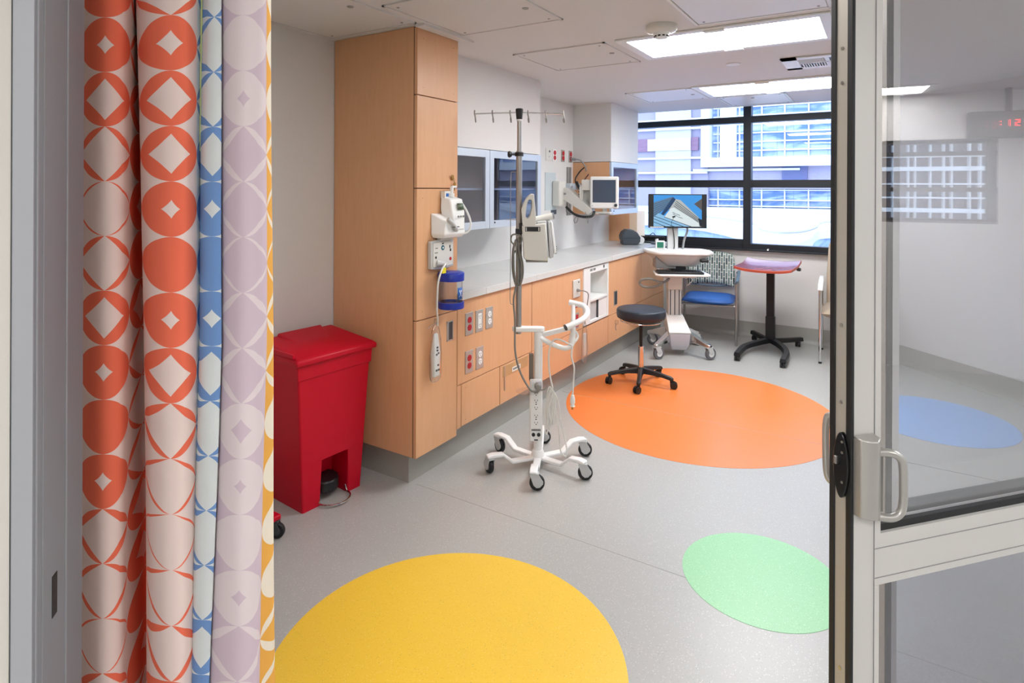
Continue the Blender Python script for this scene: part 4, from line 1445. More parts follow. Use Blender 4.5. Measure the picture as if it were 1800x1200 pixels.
def ring_fill(mb, outer, inner, ya, yb):
    def resample(P, n):
        L = [0]
        for i in range(len(P)):
            a, b = P[i], P[(i + 1) % len(P)]
            L.append(L[-1] + math.hypot(b[0] - a[0], b[1] - a[1]))
        out = []
        for k in range(n):
            s = L[-1] * k / n
            i = max(j for j in range(len(P)) if L[j] <= s + 1e-9)
            f_ = (s - L[i]) / (L[i + 1] - L[i])
            a, b = P[i], P[(i + 1) % len(P)]
            out.append((a[0] + (b[0] - a[0]) * f_, a[1] + (b[1] - a[1]) * f_))
        return out
    cx = sum(p[0] for p in inner) / len(inner)
    cz = sum(p[1] for p in inner) / len(inner)
    n = 36
    o_ = resample(outer, 180)
    i_ = resample(inner, 180)

    def by_angle(P):
        out = []
        for k in range(n):
            a = 2 * PI * k / n
            out.append(min(P, key=lambda p: abs(math.atan2(math.sin(math.atan2(p[1] - cz, p[0] - cx) - a), math.cos(math.atan2(p[1] - cz, p[0] - cx) - a)))))
        return out
    oo, ii = by_angle(o_), by_angle(i_)
    rings = [[(p[0], ya, p[1]) for p in oo], [(p[0], yb, p[1]) for p in oo], [(p[0], yb, p[1]) for p in ii], [(p[0], ya, p[1]) for p in ii], [(p[0], ya, p[1]) for p in oo]]
    mb.loft(rings, cap=False)


ring_fill(m, ou, iu, -0.075, 0.055)
m.build('fin_handle', 'offwhite', t, bevel=0.003)
m = MB()
m.cyl((ux(937), -0.005, vz(386)), (ux(966), -0.005, vz(380)), 0.017, 0.019, 24)
hd = m.build('roller', 'offwhite', t, bevel=0.003)
MB().cyl((ux(965.5), -0.005, vz(380)), (ux(968.5), -0.005, vz(379.5)), 0.0175, seg=24).build('roller_end', 'grey_plastic', hd)
m = MB()
m.prism([(ux(937), vz(389)), (ux(954), vz(387)), (ux(959), vz(450)), (ux(952), vz(455))], -0.065, 0.065, 'y')
m.build('front_block', 'light_grey', t, bevel=0.005)
m = MB()
m.prism([(ux(956.5), vz(389)), (ux(960.5), vz(388)), (ux(967), vz(450)), (ux(960), vz(453))], -0.062, 0.062, 'y')
m.build('door', 'light_grey', t, bevel=0.004)
m = MB()
m.prism([(ux(961), vz(388)), (ux(965), vz(390)), (ux(972), vz(442)), (ux(967.5), vz(446))], -0.055, 0.055, 'y')
fp = m.build('front_panel', 'white', t, bevel=0.004)
m = MB()
for k in range(5):
    a = vz(432 + k * 3)
    m.box(ux(968.5), ux(972.8), -0.05, 0.02, a - 0.003, a + 0.001)
m.build('key', 'grey_plastic', fp)
MB().box(ux(917.5), ux(943.5), -0.0768, -0.0745, vz(405.5), vz(397.5)).build('slot_plate', 'black_plastic', t)
m = MB()
m.box(ux(918.5), ux(920.3), -0.078, -0.0765, vz(404.5), vz(398.5))
m.box(ux(940), ux(942), -0.078, -0.0765, vz(404.5), vz(398.5))
m.build('slot_clip', 'light_grey', t)
MB().box(ux(919), ux(957), -0.055, 0.06, vz(459.5), vz(456.5)).build('base_plate', 'alu_grey', t, bevel=0.002)
m = MB()
m.box(ux(901), ux(917), -0.026, 0.026, vz(411), vz(402.5))
m.box(ux(907), ux(917), -0.026, 0.026, vz(402.5), vz(392))
m.build('pole_clamp', 'black_plastic', t, bevel=0.003)
t = thing('hanging_rod', 'thin grey wire rod hanging beside the pole from a small crossbar', 'rod', (-1.585, 2.828, 0), VY)
m = MB()
m.tube([(ux(902), 0.02, vz(302.5)), (ux(894), 0.02, vz(302.5)), (ux(892.5), 0.02, vz(306)), (ux(892), 0.02, vz(340)), (ux(892.5), 0.02, vz(440)), (ux(892), 0.02, vz(528)), (ux(893), 0.02, vz(536)), (ux(900), 0.02, vz(538))], 0.0022, 6, smooth=False)
m.build('rod', 'alu_grey', t)
MB().tube([(ux(883), 0.02, vz(387)), (ux(902), 0.02, vz(387))], 0.0025, 6, smooth=False).build('crossbar', 'alu_light', t)

# ================================================================== STOOL
t = thing('stool', 'round black padded stool on five casters standing on the orange circle', 'stool', (-1.580, 4.436, 0), R(0))
MB().lathe([(0.0, 0.497), (0.160, 0.497), (0.182, 0.508), (0.187, 0.530), (0.186, 0.562), (0.181, 0.571), (0.172, 0.5745), (0.12, 0.577), (0.0, 0.577)], seg=56).build('seat', 'navy_vinyl', t, angle=70)
MB().lathe([(0.0, 0.482), (0.10, 0.482), (0.150, 0.490), (0.150, 0.4975), (0.0, 0.4975)], seg=48).build('seat_pan', 'black_metal', t)
m = MB()
rr = [(0.158 * math.cos(R(a)), 0.158 * math.sin(R(a)), 0.482) for a in range(-170, 60, 12)]
m.tube(rr, 0.005, 8)
m.tube([(rr[-1][0], rr[-1][1], 0.482), (0.06, 0.05, 0.488)], 0.005, 8, smooth=False)
m.build('height_ring', 'chrome', t)
MB().lathe([(0.0, 0.27), (0.0125, 0.27), (0.0125, 0.462), (0.045, 0.484), (0, 0.484)], seg=24).build('post', 'black_metal', t)
MB().lathe([(0.012, 0.09), (0.0215, 0.09), (0.0215, 0.285), (0.012, 0.288)], seg=28).build('gas_sleeve', 'chrome', t)
MB().lathe([(0.0, 0.076), (0.034, 0.076), (0.036, 0.105), (0.026, 0.125), (0.02, 0.125)], seg=24).build('hub', 'black_plastic', t)
for k, a in enumerate((-147, -78, -21, 55, 125)):
    a = R(-150 + 72 * k + 4)
    prof = [(0.02, 0.120), (0.12, 0.108), (0.225, 0.090), (0.250, 0.082), (0.255, 0.060), (0.225, 0.058), (0.10, 0.078), (0.02, 0.080)]
    m = MB()
    rings = []
    for (r_, zt, zb, w_) in ((0.02, 0.122, 0.080, 0.026), (0.10, 0.113, 0.080, 0.020), (0.18, 0.100, 0.074, 0.017), (0.235, 0.090, 0.064, 0.018), (0.256, 0.080, 0.060, 0.012)):
        rings.append([(r_, -w_, zb), (r_, w_, zb), (r_, w_ * 0.7, zt), (r_, -w_ * 0.7, zt)])
    m.loft(rings)
    m.xf(Matrix.Rotation(a, 4, 'Z'))
    m.build('base_arm', 'black_plastic', t, bevel=0.004)
    ca = a + (0.9, -0.6, 0.4, 2.2, 1.2)[k]
    x, y = 0.240 * math.cos(a), 0.240 * math.sin(a)
    cst = MB().cyl((x, y, 0.046), (x, y, 0.062), 0.010, seg=12).build('caster', 'black_plastic', t)
    for sgn in (-1, 1):
        m = MB()
        m.lathe([(0.0, -0.007), (0.020, -0.008), (0.0265, -0.005), (0.0265, 0.006), (0.0, 0.008)], (0, 0, 0), 24, 'y')
        m.xf(Matrix.Translation((x + 0.018 * math.cos(ca), y + 0.018 * math.sin(ca), 0.0267)) @ Matrix.Rotation(ca, 4, 'Z') @ Matrix.Translation((0, sgn * 0.0125, 0)))
        m.build('wheel', 'black_plastic', cst)
    m = MB()
    pp = [(-0.004, 0.052), (0.020, 0.060), (0.040, 0.050), (0.046, 0.030), (0.018, 0.030), (-0.004, 0.040)]
    m.prism(pp, -0.0045, 0.0045, 'y')
    m.xf(Matrix.Translation((x, y, 0)) @ Matrix.Rotation(ca, 4, 'Z'))
    m.build('fork', 'black_plastic', cst)
tg = tag(MB().tube([(-1.735, 4.33, 0.478), (-1.742, 4.325, 0.44), (-1.736, 4.32, 0.405)], 0.003, 6).build('seat_tag', 'grey_plastic'), 'small strip tag hanging under the stool edge', 'tag')
bpy.data.objects.remove(tg)
MB().box(-0.168, -0.145, -0.115, -0.100, 0.455, 0.484).build('tag', 'bag', t)
MB().tube([(-0.158, -0.11, 0.456), (-0.165, -0.108, 0.43), (-0.160, -0.106, 0.405)], 0.003, 6).build('tag_strap', 'grey_plastic', t)

# ================================================================== MOBILE COMPUTER CART
CR = R(27)
t = thing('computer_cart', 'white mobile computer cart with keyboard tray in front of the window', 'cart', (-1.600, 5.470, 0), CR)
# base: central tapered body and four splayed legs
m = MB()
m.loft([[(-0.075, -0.135, 0.050), (0.055, -0.135, 0.050), (0.055, 0.06, 0.050), (-0.075, 0.06, 0.050)],
        [(-0.092, -0.160, 0.10), (0.078, -0.160, 0.10), (0.078, 0.09, 0.10), (-0.092, 0.09, 0.10)],
        [(-0.102, -0.165, 0.205), (0.086, -0.165, 0.205), (0.086, 0.10, 0.205), (-0.102, 0.10, 0.205)]])
m.build('base_body', mat('shaded white plastic', '#B9B8C0', 0.35), t, bevel=0.010, bseg=3)  # white body greyed in its colour to stand for shade
m = MB()
m.loft([[(-0.104, -0.167, 0.205), (0.088, -0.167, 0.205), (0.088, 0.10, 0.205), (-0.104, 0.10, 0.205)],
        [(-0.106, -0.168, 0.215), (0.089, -0.168, 0.215), (0.089, 0.10, 0.215), (-0.106, 0.10, 0.215)],
        [(-0.112, -0.055, 0.345), (0.040, -0.055, 0.345), (0.050, 0.08, 0.345), (-0.112, 0.08, 0.345)]])
m.build('base_cover', 'white', t, bevel=0.006, bseg=3)
for (x, y) in ((-0.235, -0.275), (0.225, -0.250), (-0.215, 0.245), (0.225, 0.250)):
    L_ = math.hypot(x, y)
    a = math.atan2(y, x)
    m = MB()
    rings = []
    for (r_, zt, zb, w_) in ((0.05, 0.235, 0.09, 0.042), (0.20, 0.185, 0.125, 0.034), (L_ - 0.02, 0.140, 0.112, 0.030), (L_ + 0.02, 0.132, 0.110, 0.018)):
        rings.append([(r_, -w_, zb), (r_, w_, zb), (r_, w_ * 0.8, zt), (r_, -w_ * 0.8, zt)])
    m.loft(rings)
    m.xf(Matrix.Rotation(a, 4, 'Z'))
    m.build('leg', 'chrome' if y < 0 else 'light_grey', t, bevel=0.005)
    for sg in (-1,):
        c = caster(t, x * 0.98, y * 0.98, 0.112, 0.052, R(28 if y < 0 else 15), 'light_grey', mat('grey tyre', '#68686C', 0.5), 'white', w=0.034)
# column
m = MB()
m.box(-0.090, 0.028, -0.035, 0.055, 0.30, 0.60)
m.build('column', 'light_grey', t, bevel=0.006)
m = MB()
for x in (-0.070, -0.031, 0.008):
    m.box(x - 0.004, x + 0.004, -0.0365, -0.034, 0.315, 0.60)
m.build('column_groove', 'dark_grey', t)
MB().box(-0.096, 0.034, -0.045, 0.065, 0.575, 0.84).build('upper_column', 'offwhite', t, bevel=0.006)
# work surface
top = [(-0.300, 0.14), (-0.285, 0.00), (-0.225, -0.150), (-0.180, -0.185), (0.00, -0.200), (0.035, -0.215), (0.13, -0.215), (0.155, -0.200), (0.24, -0.185), (0.290, -0.120), (0.300, 0.02), (0.245, 0.16), (-0.10, 0.20)]
MB().prism(top, 0.905, 0.935, 'z').build('work_surface', 'white', t, bevel=0.010, bseg=3)
m = MB()
m.loft([[(x * 0.55, y * 0.6 + 0.0, 0.80) for x, y in top], [(x * 0.90, y * 0.90, 0.895) for x, y in top], [(x * 0.93, y * 0.93, 0.906) for x, y in top]])
m.build('drawer_housing', 'light_grey', t, bevel=0.004)
MB().box(-0.215, -0.035, -0.10, 0.08, 0.775, 0.885).build('side_drawer', 'grey_plastic', t, bevel=0.004)
m = MB()
for x in (-0.12, 0.145):
    o = MB().prism([(x - 0.075, -0.105), (x + 0.070, -0.112), (x + 0.075, -0.100), (x - 0.072, -0.093)], 0.9345, 0.9362, 'z').build('cable_slot', 'grey_plastic', t)
MB().box(0.165, 0.235, -0.19, -0.13, 0.845, 0.870).build('mouse_holder', 'black_plastic', t, bevel=0.006)
# keyboard tray
m = MB().prism([(-0.225, 0.02), (-0.235, -0.22), (-0.20, -0.255), (0.215, -0.255), (0.245, -0.22), (0.235, 0.02)], 0.725, 0.743, 'z')
m.build('keyboard_tray', 'white', t, bevel=0.006)
kb = MB().box(-0.215, 0.185, -0.235, -0.085, 0.743, 0.762).build('keyboard', 'black_plastic', t, bevel=0.004)
m = MB()
for r_ in range(5):
    for c_ in range(15):
        x = -0.205 + c_ * 0.0255
        y = -0.225 + r_ * 0.027
        m.box(x, x + 0.021, y, y + 0.022, 0.761, 0.767)
m.build('key', 'black_plastic', kb)
MB().box(-0.09, 0.09, -0.06, 0.05, 0.690, 0.728).build('tray_bracket', 'light_grey', t, bevel=0.003)
MB().box(-0.16, 0.14, -0.15, 0.0, 0.700, 0.726).build('tray_underside', 'light_grey', t, bevel=0.003)
MB().box(-0.075, 0.06, -0.07, 0.0, 0.765, 0.815).build('cable_box', 'dark_grey', t, bevel=0.003)
# power cable loop at the left
m = MB()
pts = [(-0.20, -0.16, 0.665), (-0.27, -0.17, 0.690), (-0.345, -0.16, 0.680), (-0.365, -0.15, 0.645), (-0.32, -0.15, 0.615), (-0.23, -0.16, 0.620), (-0.16, -0.16, 0.655)]
MB().tube(pts, 0.0105, 10, closed=True).build('cable_loop', 'cord_grey', t)
m = MB().tube([(-0.18, -0.15, 0.655), (-0.13, -0.12, 0.66), (-0.09, -0.06, 0.68)], 0.012, 8)
m.build('cable_clip', 'grey_plastic', t)
MB().tube([(0.06, -0.06, 0.70), (0.12, -0.07, 0.68), (0.10, -0.06, 0.64), (0.075, -0.05, 0.62)], 0.003, 6).build('wire', 'white', t)
# monitor post and small pieces on the surface
MB().box(-0.080, 0.018, 0.075, 0.115, 0.93, 1.28).build('monitor_post', 'light_grey', t, bevel=0.004)
m = MB().tube([(0.065, 0.10, 0.935), (0.075, 0.09, 1.02), (0.105, 0.09, 1.12), (0.06, 0.10, 1.20)], 0.010, 8)
m.build('cable_sleeve', 'alu_grey', t)
MB().tube([(-0.035, 0.07, 1.14), (-0.022, 0.065, 1.05), (-0.018, 0.065, 0.97), (-0.022, 0.07, 0.94)], 0.004, 6).build('cable', 'black', t)

t = thing('computer_monitor', 'black framed computer screen on the cart showing tall buildings', 'monitor', (-1.600, 5.470, 1.292), R(25))
MB().box(-0.262, 0.262, 0.028, 0.060, -0.155, 0.155).build('housing', 'black_plastic', t, bevel=0.004)
MB().box(-0.262, 0.262, 0.020, 0.030, -0.157, 0.157).build('bezel', 'black_plastic', t, bevel=0.003)
MB().box(-0.07, 0.07, 0.060, 0.077, -0.09, 0.07).build('mount_plate', 'light_grey', t)


def screen_mat(name, h, s=0.95):
    return mat(name, '#050608', 0.3, emit=h, emit_s=s)


sc = MB().box(-0.217, 0.217, 0.0185, 0.0205, -0.142, 0.148).build('screen', screen_mat('screen sky', '#3E9BE8'), t)


def scr(name, pts, h, d=0.0005, pr=None, s=0.95):
    """flat area of the screen picture; pts in 0..1 across, 0..1 down"""
    P = [(-0.217 + a * 0.434, 0.148 - b * 0.290) for a, b in pts]
    return MB().prism(P, 0.0184 - d, 0.0183, 'y').build(name, screen_mat(name, h, s), pr or sc)


scr('picture_tower', [(0, 0.24), (0.40, 0.05), (0.44, 0.17), (0.36, 0.30), (0.0, 0.72)], '#5F7F9C')
scr('picture_tower', [(0.44, 0.12), (0.56, 0.16), (0.93, 0.70), (1.0, 0.86), (1.0, 1.0), (0.93, 1.0), (0.30, 0.45)], '#B8BEBE')
scr('picture_edge', [(0.40, 0.06), (0.46, 0.14), (0.34, 0.42), (0.20, 0.66), (0.16, 0.60)], '#1F3E66', 0.0007)
scr('picture_facade', [(0.36, 0.42), (0.42, 0.40), (0.94, 0.86), (0.96, 1.0), (0.75, 1.0), (0.22, 0.71)], '#DDE9EC', 0.0009)
scr('picture_lower', [(0.0, 0.72), (0.10, 0.58), (0.22, 0.66), (0.24, 0.70), (0.80, 1.0), (0.0, 1.0)], '#8FC2E8', 0.0009)
scr('picture_corner', [(0.84, 0.28), (1.0, 0.11), (1.0, 0.48)], '#5C534F', 0.0009)
scr('picture_dark', [(0.92, 0.72), (1.0, 0.78), (1.0, 1.0), (0.955, 0.98)], '#141C2C', 0.0011)


def scr_line(a, b, w, h, d=0.0013):
    dx, dy = b[0] - a[0], b[1] - a[1]
    L_ = math.hypot(dx, dy)
    nx, ny = -dy / L_ * w, dx / L_ * w
    return [(a[0] + nx, a[1] + ny), (b[0] + nx, b[1] + ny), (b[0] - nx, b[1] - ny), (a[0] - nx, a[1] - ny)]


def scr_lines(name, segs, w, h, d):
    m = MB()
    for a, b in segs:
        P = [(-0.217 + p * 0.434, 0.148 - q * 0.290) for p, q in scr_line(a, b, w, h)]
        m.prism(P, 0.0184 - d, 0.0183, 'y')
    return m.build(name, screen_mat(name, h), sc)


scr_lines('picture_stripe', [((0.0, 0.30 + 0.07 * k), (0.42 - 0.02 * k, 0.09 + 0.055 * k)) for k in range(6)], 0.006, '#2D4F74', 0.0008)
scr_lines('picture_stripe', [((0.47, 0.19), (0.93, 0.74)), ((0.45, 0.24), (0.93, 0.79)), ((0.44, 0.29), (0.92, 0.82)), ((0.42, 0.34), (0.93, 0.86))], 0.007, '#2C3A44', 0.0012)
scr_lines('picture_stripe', [((0.02, 0.68), (0.62, 1.0)), ((0.0, 0.76), (0.42, 1.0)), ((0.0, 0.86), (0.24, 1.0)), ((0.22, 0.70), (0.78, 1.0))], 0.008, '#10243C', 0.0012)
scr_lines('picture_lettering', [((0.395, 0.545), (0.46, 0.60)), ((0.47, 0.60), (0.55, 0.65)), ((0.40, 0.60), (0.50, 0.68)), ((0.51, 0.69), (0.60, 0.74))], 0.008, '#5A6A74', 0.0013)
scr('picture_lamp', [(0.385, 0.68), (0.45, 0.66), (0.46, 0.70), (0.40, 0.73)], '#101828', 0.0015)
scr_lines('picture_lamp_post', [((0.42, 0.72), (0.38, 0.84)), ((0.38, 0.84), (0.365, 1.0))], 0.004, '#101828', 0.0015)
MB().box(-0.248, -0.125, 0.0190, 0.0205, -0.1535, -0.1465).build('label_strip', 'label', t)

t = thing('card_reader', 'small white card reader with green display on the cart top', 'card reader', (-1.757, 5.445, 0.9365), CR)
MB().box(-0.042, 0.042, -0.008, 0.024, 0.0, 0.078).build('body', 'white', t, bevel=0.005)
s_ = MB().box(-0.030, 0.030, -0.0095, -0.007, 0.012, 0.066).build('screen', 'green_lcd', t)

# ================================================================== OVERBED TABLE
t = thing('overbed_table', 'cherry topped overbed table on a black wheeled base below the window', 'table', (-0.895, 6.07, 0), R(-3))
MB().box(-0.040, 0.040, -0.026, 0.026, 0.06, 0.30).build('column', 'black_metal', t, bevel=0.004)
MB().box(-0.034, 0.034, -0.021, 0.021, 0.29, 0.775).build('inner_column', 'black_metal', t, bevel=0.003)
m = MB()


def sweep_leg(pts, w, h0, h1):
    P = catmull([(a, b, 0) for a, b in pts], 8)
    rings = []
    n = len(P)
    for i, p in enumerate(P):
        dd = (P[min(i + 1, n - 1)] - P[max(i - 1, 0)]).normalized()
        nn = Vector((-dd.y, dd.x, 0))
        s = i / (n - 1)
        wt = w * (1.0 - 0.2 * s)
        zt = h0 + (h1 - h0) * s
        zb = zt - 0.040 + 0.006 * s
        rings.append([p - nn * wt + Vector((0, 0, zb)), p + nn * wt + Vector((0, 0, zb)), p + nn * wt * 0.75 + Vector((0, 0, zt)), p - nn * wt * 0.75 + Vector((0, 0, zt))])
    return MB().loft(rings)


sweep_leg([(-0.02, 0.0), (-0.09, -0.16), (-0.15, -0.36), (-0.145, -0.64)], 0.034, 0.092, 0.080).build('base_arm', 'black_metal', t, bevel=0.004)
sweep_leg([(0.02, 0.0), (0.12, -0.14), (0.20, -0.34), (0.225, -0.63)], 0.034, 0.092, 0.080).build('base_arm', 'black_metal', t, bevel=0.004)
sweep_leg([(-0.02, 0.0), (-0.10, 0.10), (-0.22, 0.255)], 0.030, 0.092, 0.088).build('base_arm', 'black_metal', t, bevel=0.004)
sweep_leg([(0.02, 0.0), (0.12, 0.10), (0.235, 0.235)], 0.030, 0.092, 0.088).build('base_arm', 'black_metal', t, bevel=0.004)
for (x, y) in ((-0.145, -0.615), (0.222, -0.605), (-0.19, 0.215), (0.205, 0.205)):
    m = MB()
    m.cyl((x - 0.022, y, 0.024), (x - 0.004, y, 0.024), 0.0235, seg=20)
    m.cyl((x + 0.004, y, 0.024), (x + 0.022, y, 0.024), 0.0235, seg=20)
    m.cyl((x, y, 0.024), (x, y, 0.052), 0.008, seg=12)
    m.build('caster', 'black_plastic', t, bevel=0.001)
# dished top with a raised far lip
m = MB()
rows = []
nx_, ny_ = 14, 10
tx0, tx1, ty0, ty1 = -0.205, 0.265, -0.50, -0.02


def tabz(u, v):
    z = 0.792
    z += 0.020 * (abs(2 * u - 1) ** 3)
    z += 0.034 * max(0, v - 0.55) ** 1.5 * 3.3
    return z


def tx(u, v):
    return tx0 + (tx1 - tx0) * u


def ty(u, v):
    return ty0 + (ty1 - ty0) * v - 0.022 * (1 - (2 * u - 1) ** 2) * (1 - v) + 0.012 * (1 - (2 * u - 1) ** 2) * v


for th in (0.0, 0.022):
    rows.append([[m.bm.verts.new((tx(i / nx_, j / ny_), ty(i / nx_, j / ny_), tabz(i / nx_, j / ny_) - th)) for i in range(nx_ + 1)] for j in range(ny_ + 1)])
A, B = rows
for j in range(ny_):
    for i in range(nx_):
        m.bm.faces.new((A[j][i], A[j][i + 1], A[j + 1][i + 1], A[j + 1][i]))
        m.bm.faces.new((B[j][i], B[j + 1][i], B[j + 1][i + 1], B[j][i + 1]))
tp = m.build('table_top', 'cherry', t)
m = MB()
e1 = [(tx(i / nx_, j / ny_), ty(i / nx_, j / ny_), tabz(i / nx_, j / ny_)) for i, j in
      [(i, 0) for i in range(nx_ + 1)] + [(nx_, j) for j in range(1, ny_ + 1)] + [(i, ny_) for i in range(nx_ - 1, -1, -1)] + [(0, j) for j in range(ny_ - 1, 0, -1)]]
cxm, cym = 0.005, -0.26
rings = [[(x, y, z + 0.001) for x, y, z in e1], [(x + 0.003 * (1 if x > cxm else -1), y + 0.003 * (1 if y > cym else -1), z - 0.002) for x, y, z in e1],
         [(x + 0.003 * (1 if x > cxm else -1), y + 0.003 * (1 if y > cym else -1), z - 0.021) for x, y, z in e1], [(x, y, z - 0.023) for x, y, z in e1]]
m.loft(rings, cap=False)
m.build('edge_band', 'cherry_edge', tp)
m = MB()
m.box(-0.05, 0.10, -0.455, -0.440, 0.7925, 0.7945)
m.build('cup_ridge', 'cherry_edge', tp, bevel=0.001)
MB().box(-0.14, 0.14, -0.30, 0.03, 0.755, 0.772).build('top_bracket', 'black_metal', t, bevel=0.003)
m = MB()
m.lathe([(0, -0.02), (0.014, -0.016), (0.017, 0.0), (0.014, 0.016), (0, 0.02)], (0.262, -0.12, 0.775), 16, 'x')
m.cyl((0.14, -0.12, 0.768), (0.25, -0.12, 0.775), 0.004, seg=8)
m.build('release_knob', 'black_plastic', t)

# ================================================================== ARMCHAIRS
pat = NT('patterned upholstery')
tc = pat.n('ShaderNodeTexCoord')
bk = pat.n('ShaderNodeTexBrick')
mp = pat.n('ShaderNodeMapping')
mp.inputs['Rotation'].default_value = (R(90), 0, 0)
sx = pat.n('ShaderNodeSeparateXYZ')
pat.l(tc.outputs['Object'], sx.inputs[0])
cb = pat.n('ShaderNodeCombineXYZ')
pat.l(sx.outputs[2], cb.inputs[0])
pat.l(sx.outputs[0], cb.inputs[1])
pat.l(cb.outputs[0], bk.inputs['Vector'])
bk.offset = 0.4
bk.inputs['Scale'].default_value = 1.0
bk.inputs['Brick Width'].default_value = 0.075
bk.inputs['Row Height'].default_value = 0.0235
bk.inputs['Mortar Size'].default_value = 0.0030
bk.inputs['Mortar Smooth'].default_value = 0.0
bk.inputs['Bias'].default_value = -0.2
bk.inputs['Color1'].default_value = lin('#3C5054')
bk.inputs['Color2'].default_value = lin('#8FA3A0')
bk.inputs['Mortar'].default_value = lin('#DDE0D4')
pat.l(bk.outputs['Color'], pat.b.inputs['Base Color'])
pat.b.inputs['Roughness'].default_value = 0.8
M['pattern_fabric'] = pat.m


def pillow(mb, x0, x1, y0, y1, z0, z1, bulge=0.02, n=10, front=0.0):
    """padded slab with rounded edges"""
    rows_t, rows_b = [], []
    for j in range(n + 1):
        rt, rb = [], []
        for i in range(n + 1):
            u, v = i / n, j / n
            e = (1 - abs(2 * u - 1) ** 4) * (1 - abs(2 * v - 1) ** 4)
            e = max(0, e) ** 0.5
            zc = (z0 + z1) / 2
            x = x0 + (x1 - x0) * u
            y = y0 + (y1 - y0) * v - front * (1 - (2 * u - 1) ** 2) * (1 - v)
            rt.append(mb.bm.verts.new((x, y, zc + (z1 - zc) * e + bulge * 0.2 * e)))
            rb.append(mb.bm.verts.new((x, y, zc - (zc - z0) * e - 0.0005)))
        rows_t.append(rt)
        rows_b.append(rb)
    for j in range(n):
        for i in range(n):
            mb.bm.faces.new((rows_t[j][i], rows_t[j][i + 1], rows_t[j + 1][i + 1], rows_t[j + 1][i]))
            mb.bm.faces.new((rows_b[j][i], rows_b[j + 1][i], rows_b[j + 1][i + 1], rows_b[j][i + 1]))
    for i in range(n):
        mb.bm.faces.new((rows_t[0][i], rows_b[0][i], rows_b[0][i + 1], rows_t[0][i + 1]))
        mb.bm.faces.new((rows_t[n][i], rows_t[n][i + 1], rows_b[n][i + 1], rows_b[n][i]))
        mb.bm.faces.new((rows_t[i][0], rows_t[i + 1][0], rows_b[i + 1][0], rows_b[i][0]))
        mb.bm.faces.new((rows_t[i][n], rows_b[i][n], rows_b[i + 1][n], rows_t[i + 1][n]))
    return mb


# blue seat chair; local y- is the front
t = thing('armchair', 'metal armchair with blue seat and striped patterned back under the window', 'chair', (-1.475, 6.135, 0), R(9))
hw, hd = 0.262, 0.205
m = MB()
pillow(m, -0.24, 0.24, -0.245, 0.20, 0.375, 0.445, 0.03, 14, 0.035)
m.build('seat', 'blue_fabric', t, angle=80)
m = MB()
n = 14
F_, B_ = [], []
for j in range(n + 1):
    v = j / n
    rf, rb = [], []
    for i in range(n + 1):
        u = i / n
        half = 0.222 + 0.012 * math.sin(v * PI)
        cr = 1.0
        x = (2 * u - 1) * half
        z = 0.515 + 0.325 * v
        if v > 0.85:
            x *= 1 - 0.5 * (v - 0.85)
        z -= 0.020 * (2 * u - 1) ** 2 * v
        z += 0.030 * (2 * u - 1) ** 2 * (1 - v) * -0.8 + 0.01
        e = max(0, (1 - abs(2 * u - 1) ** 5) * (1 - abs(2 * v - 1) ** 6)) ** 0.5
        yc = 0.165 + 0.045 * v + 0.03 * (1 - (2 * u - 1) ** 2)
        rf.append(m.bm.verts.new((x, yc - 0.022 * e, z)))
        rb.append(m.bm.verts.new((x, yc + 0.016 * e + 0.001, z)))
    F_.append(rf)
    B_.append(rb)
for j in range(n):
    for i in range(n):
        m.bm.faces.new((F_[j][i], F_[j][i + 1], F_[j + 1][i + 1], F_[j + 1][i]))
        m.bm.faces.new((B_[j][i], B_[j + 1][i], B_[j + 1][i + 1], B_[j][i + 1]))
for i in range(n):
    m.bm.faces.new((F_[0][i], B_[0][i], B_[0][i + 1], F_[0][i + 1]))
    m.bm.faces.new((F_[n][i], F_[n][i + 1], B_[n][i + 1], B_[n][i]))
    m.bm.faces.new((F_[i][0], F_[i + 1][0], B_[i + 1][0], B_[i][0]))
    m.bm.faces.new((F_[i][n], B_[i][n], B_[i + 1][n], F_[i + 1][n]))
m.build('backrest', 'pattern_fabric', t, angle=80)
for sx_ in (-1, 1):
    MB().cyl((sx_ * hw, -hd, 0.0), (sx_ * hw, -hd, 0.600), 0.0115, seg=16).build('leg', 'steel', t)
    MB().cyl((sx_ * hw, hd, 0.0), (sx_ * hw, hd - 0.02, 0.610), 0.0115, seg=16).build('leg', 'steel', t)
    MB().tube([(sx_ * hw, -hd - 0.02, 0.602), (sx_ * (hw + 0.01), -0.10, 0.632), (sx_ * (hw + 0.012), 0.08, 0.668), (sx_ * hw, 0.185, 0.655)], 0.022, 12, flat=0.55).build('armrest', 'blue_grey', t)
    MB().cyl((sx_ * hw, hd - 0.012, 0.55), (sx_ * 0.215, hd - 0.02, 0.56), 0.009, seg=12).build('back_stub', 'steel', t)
    MB().cyl((sx_ * hw, -hd, 0.368), (sx_ * hw, hd, 0.368), 0.010, seg=12).build('side_rail', 'steel', t)
MB().cyl((-hw, -0.17, 0.366), (hw, -0.17, 0.366), 0.010, seg=12).build('cross_rail', 'steel', t)
MB().cyl((-hw, 0.15, 0.366), (hw, 0.15, 0.366), 0.010, seg=12).build('cross_rail', 'steel', t)
MB().tube([(-0.225, 0.188, 0.512), (0.0, 0.205, 0.500), (0.225, 0.188, 0.512)], 0.008, 8).build('back_rail', 'blue_grey', t)

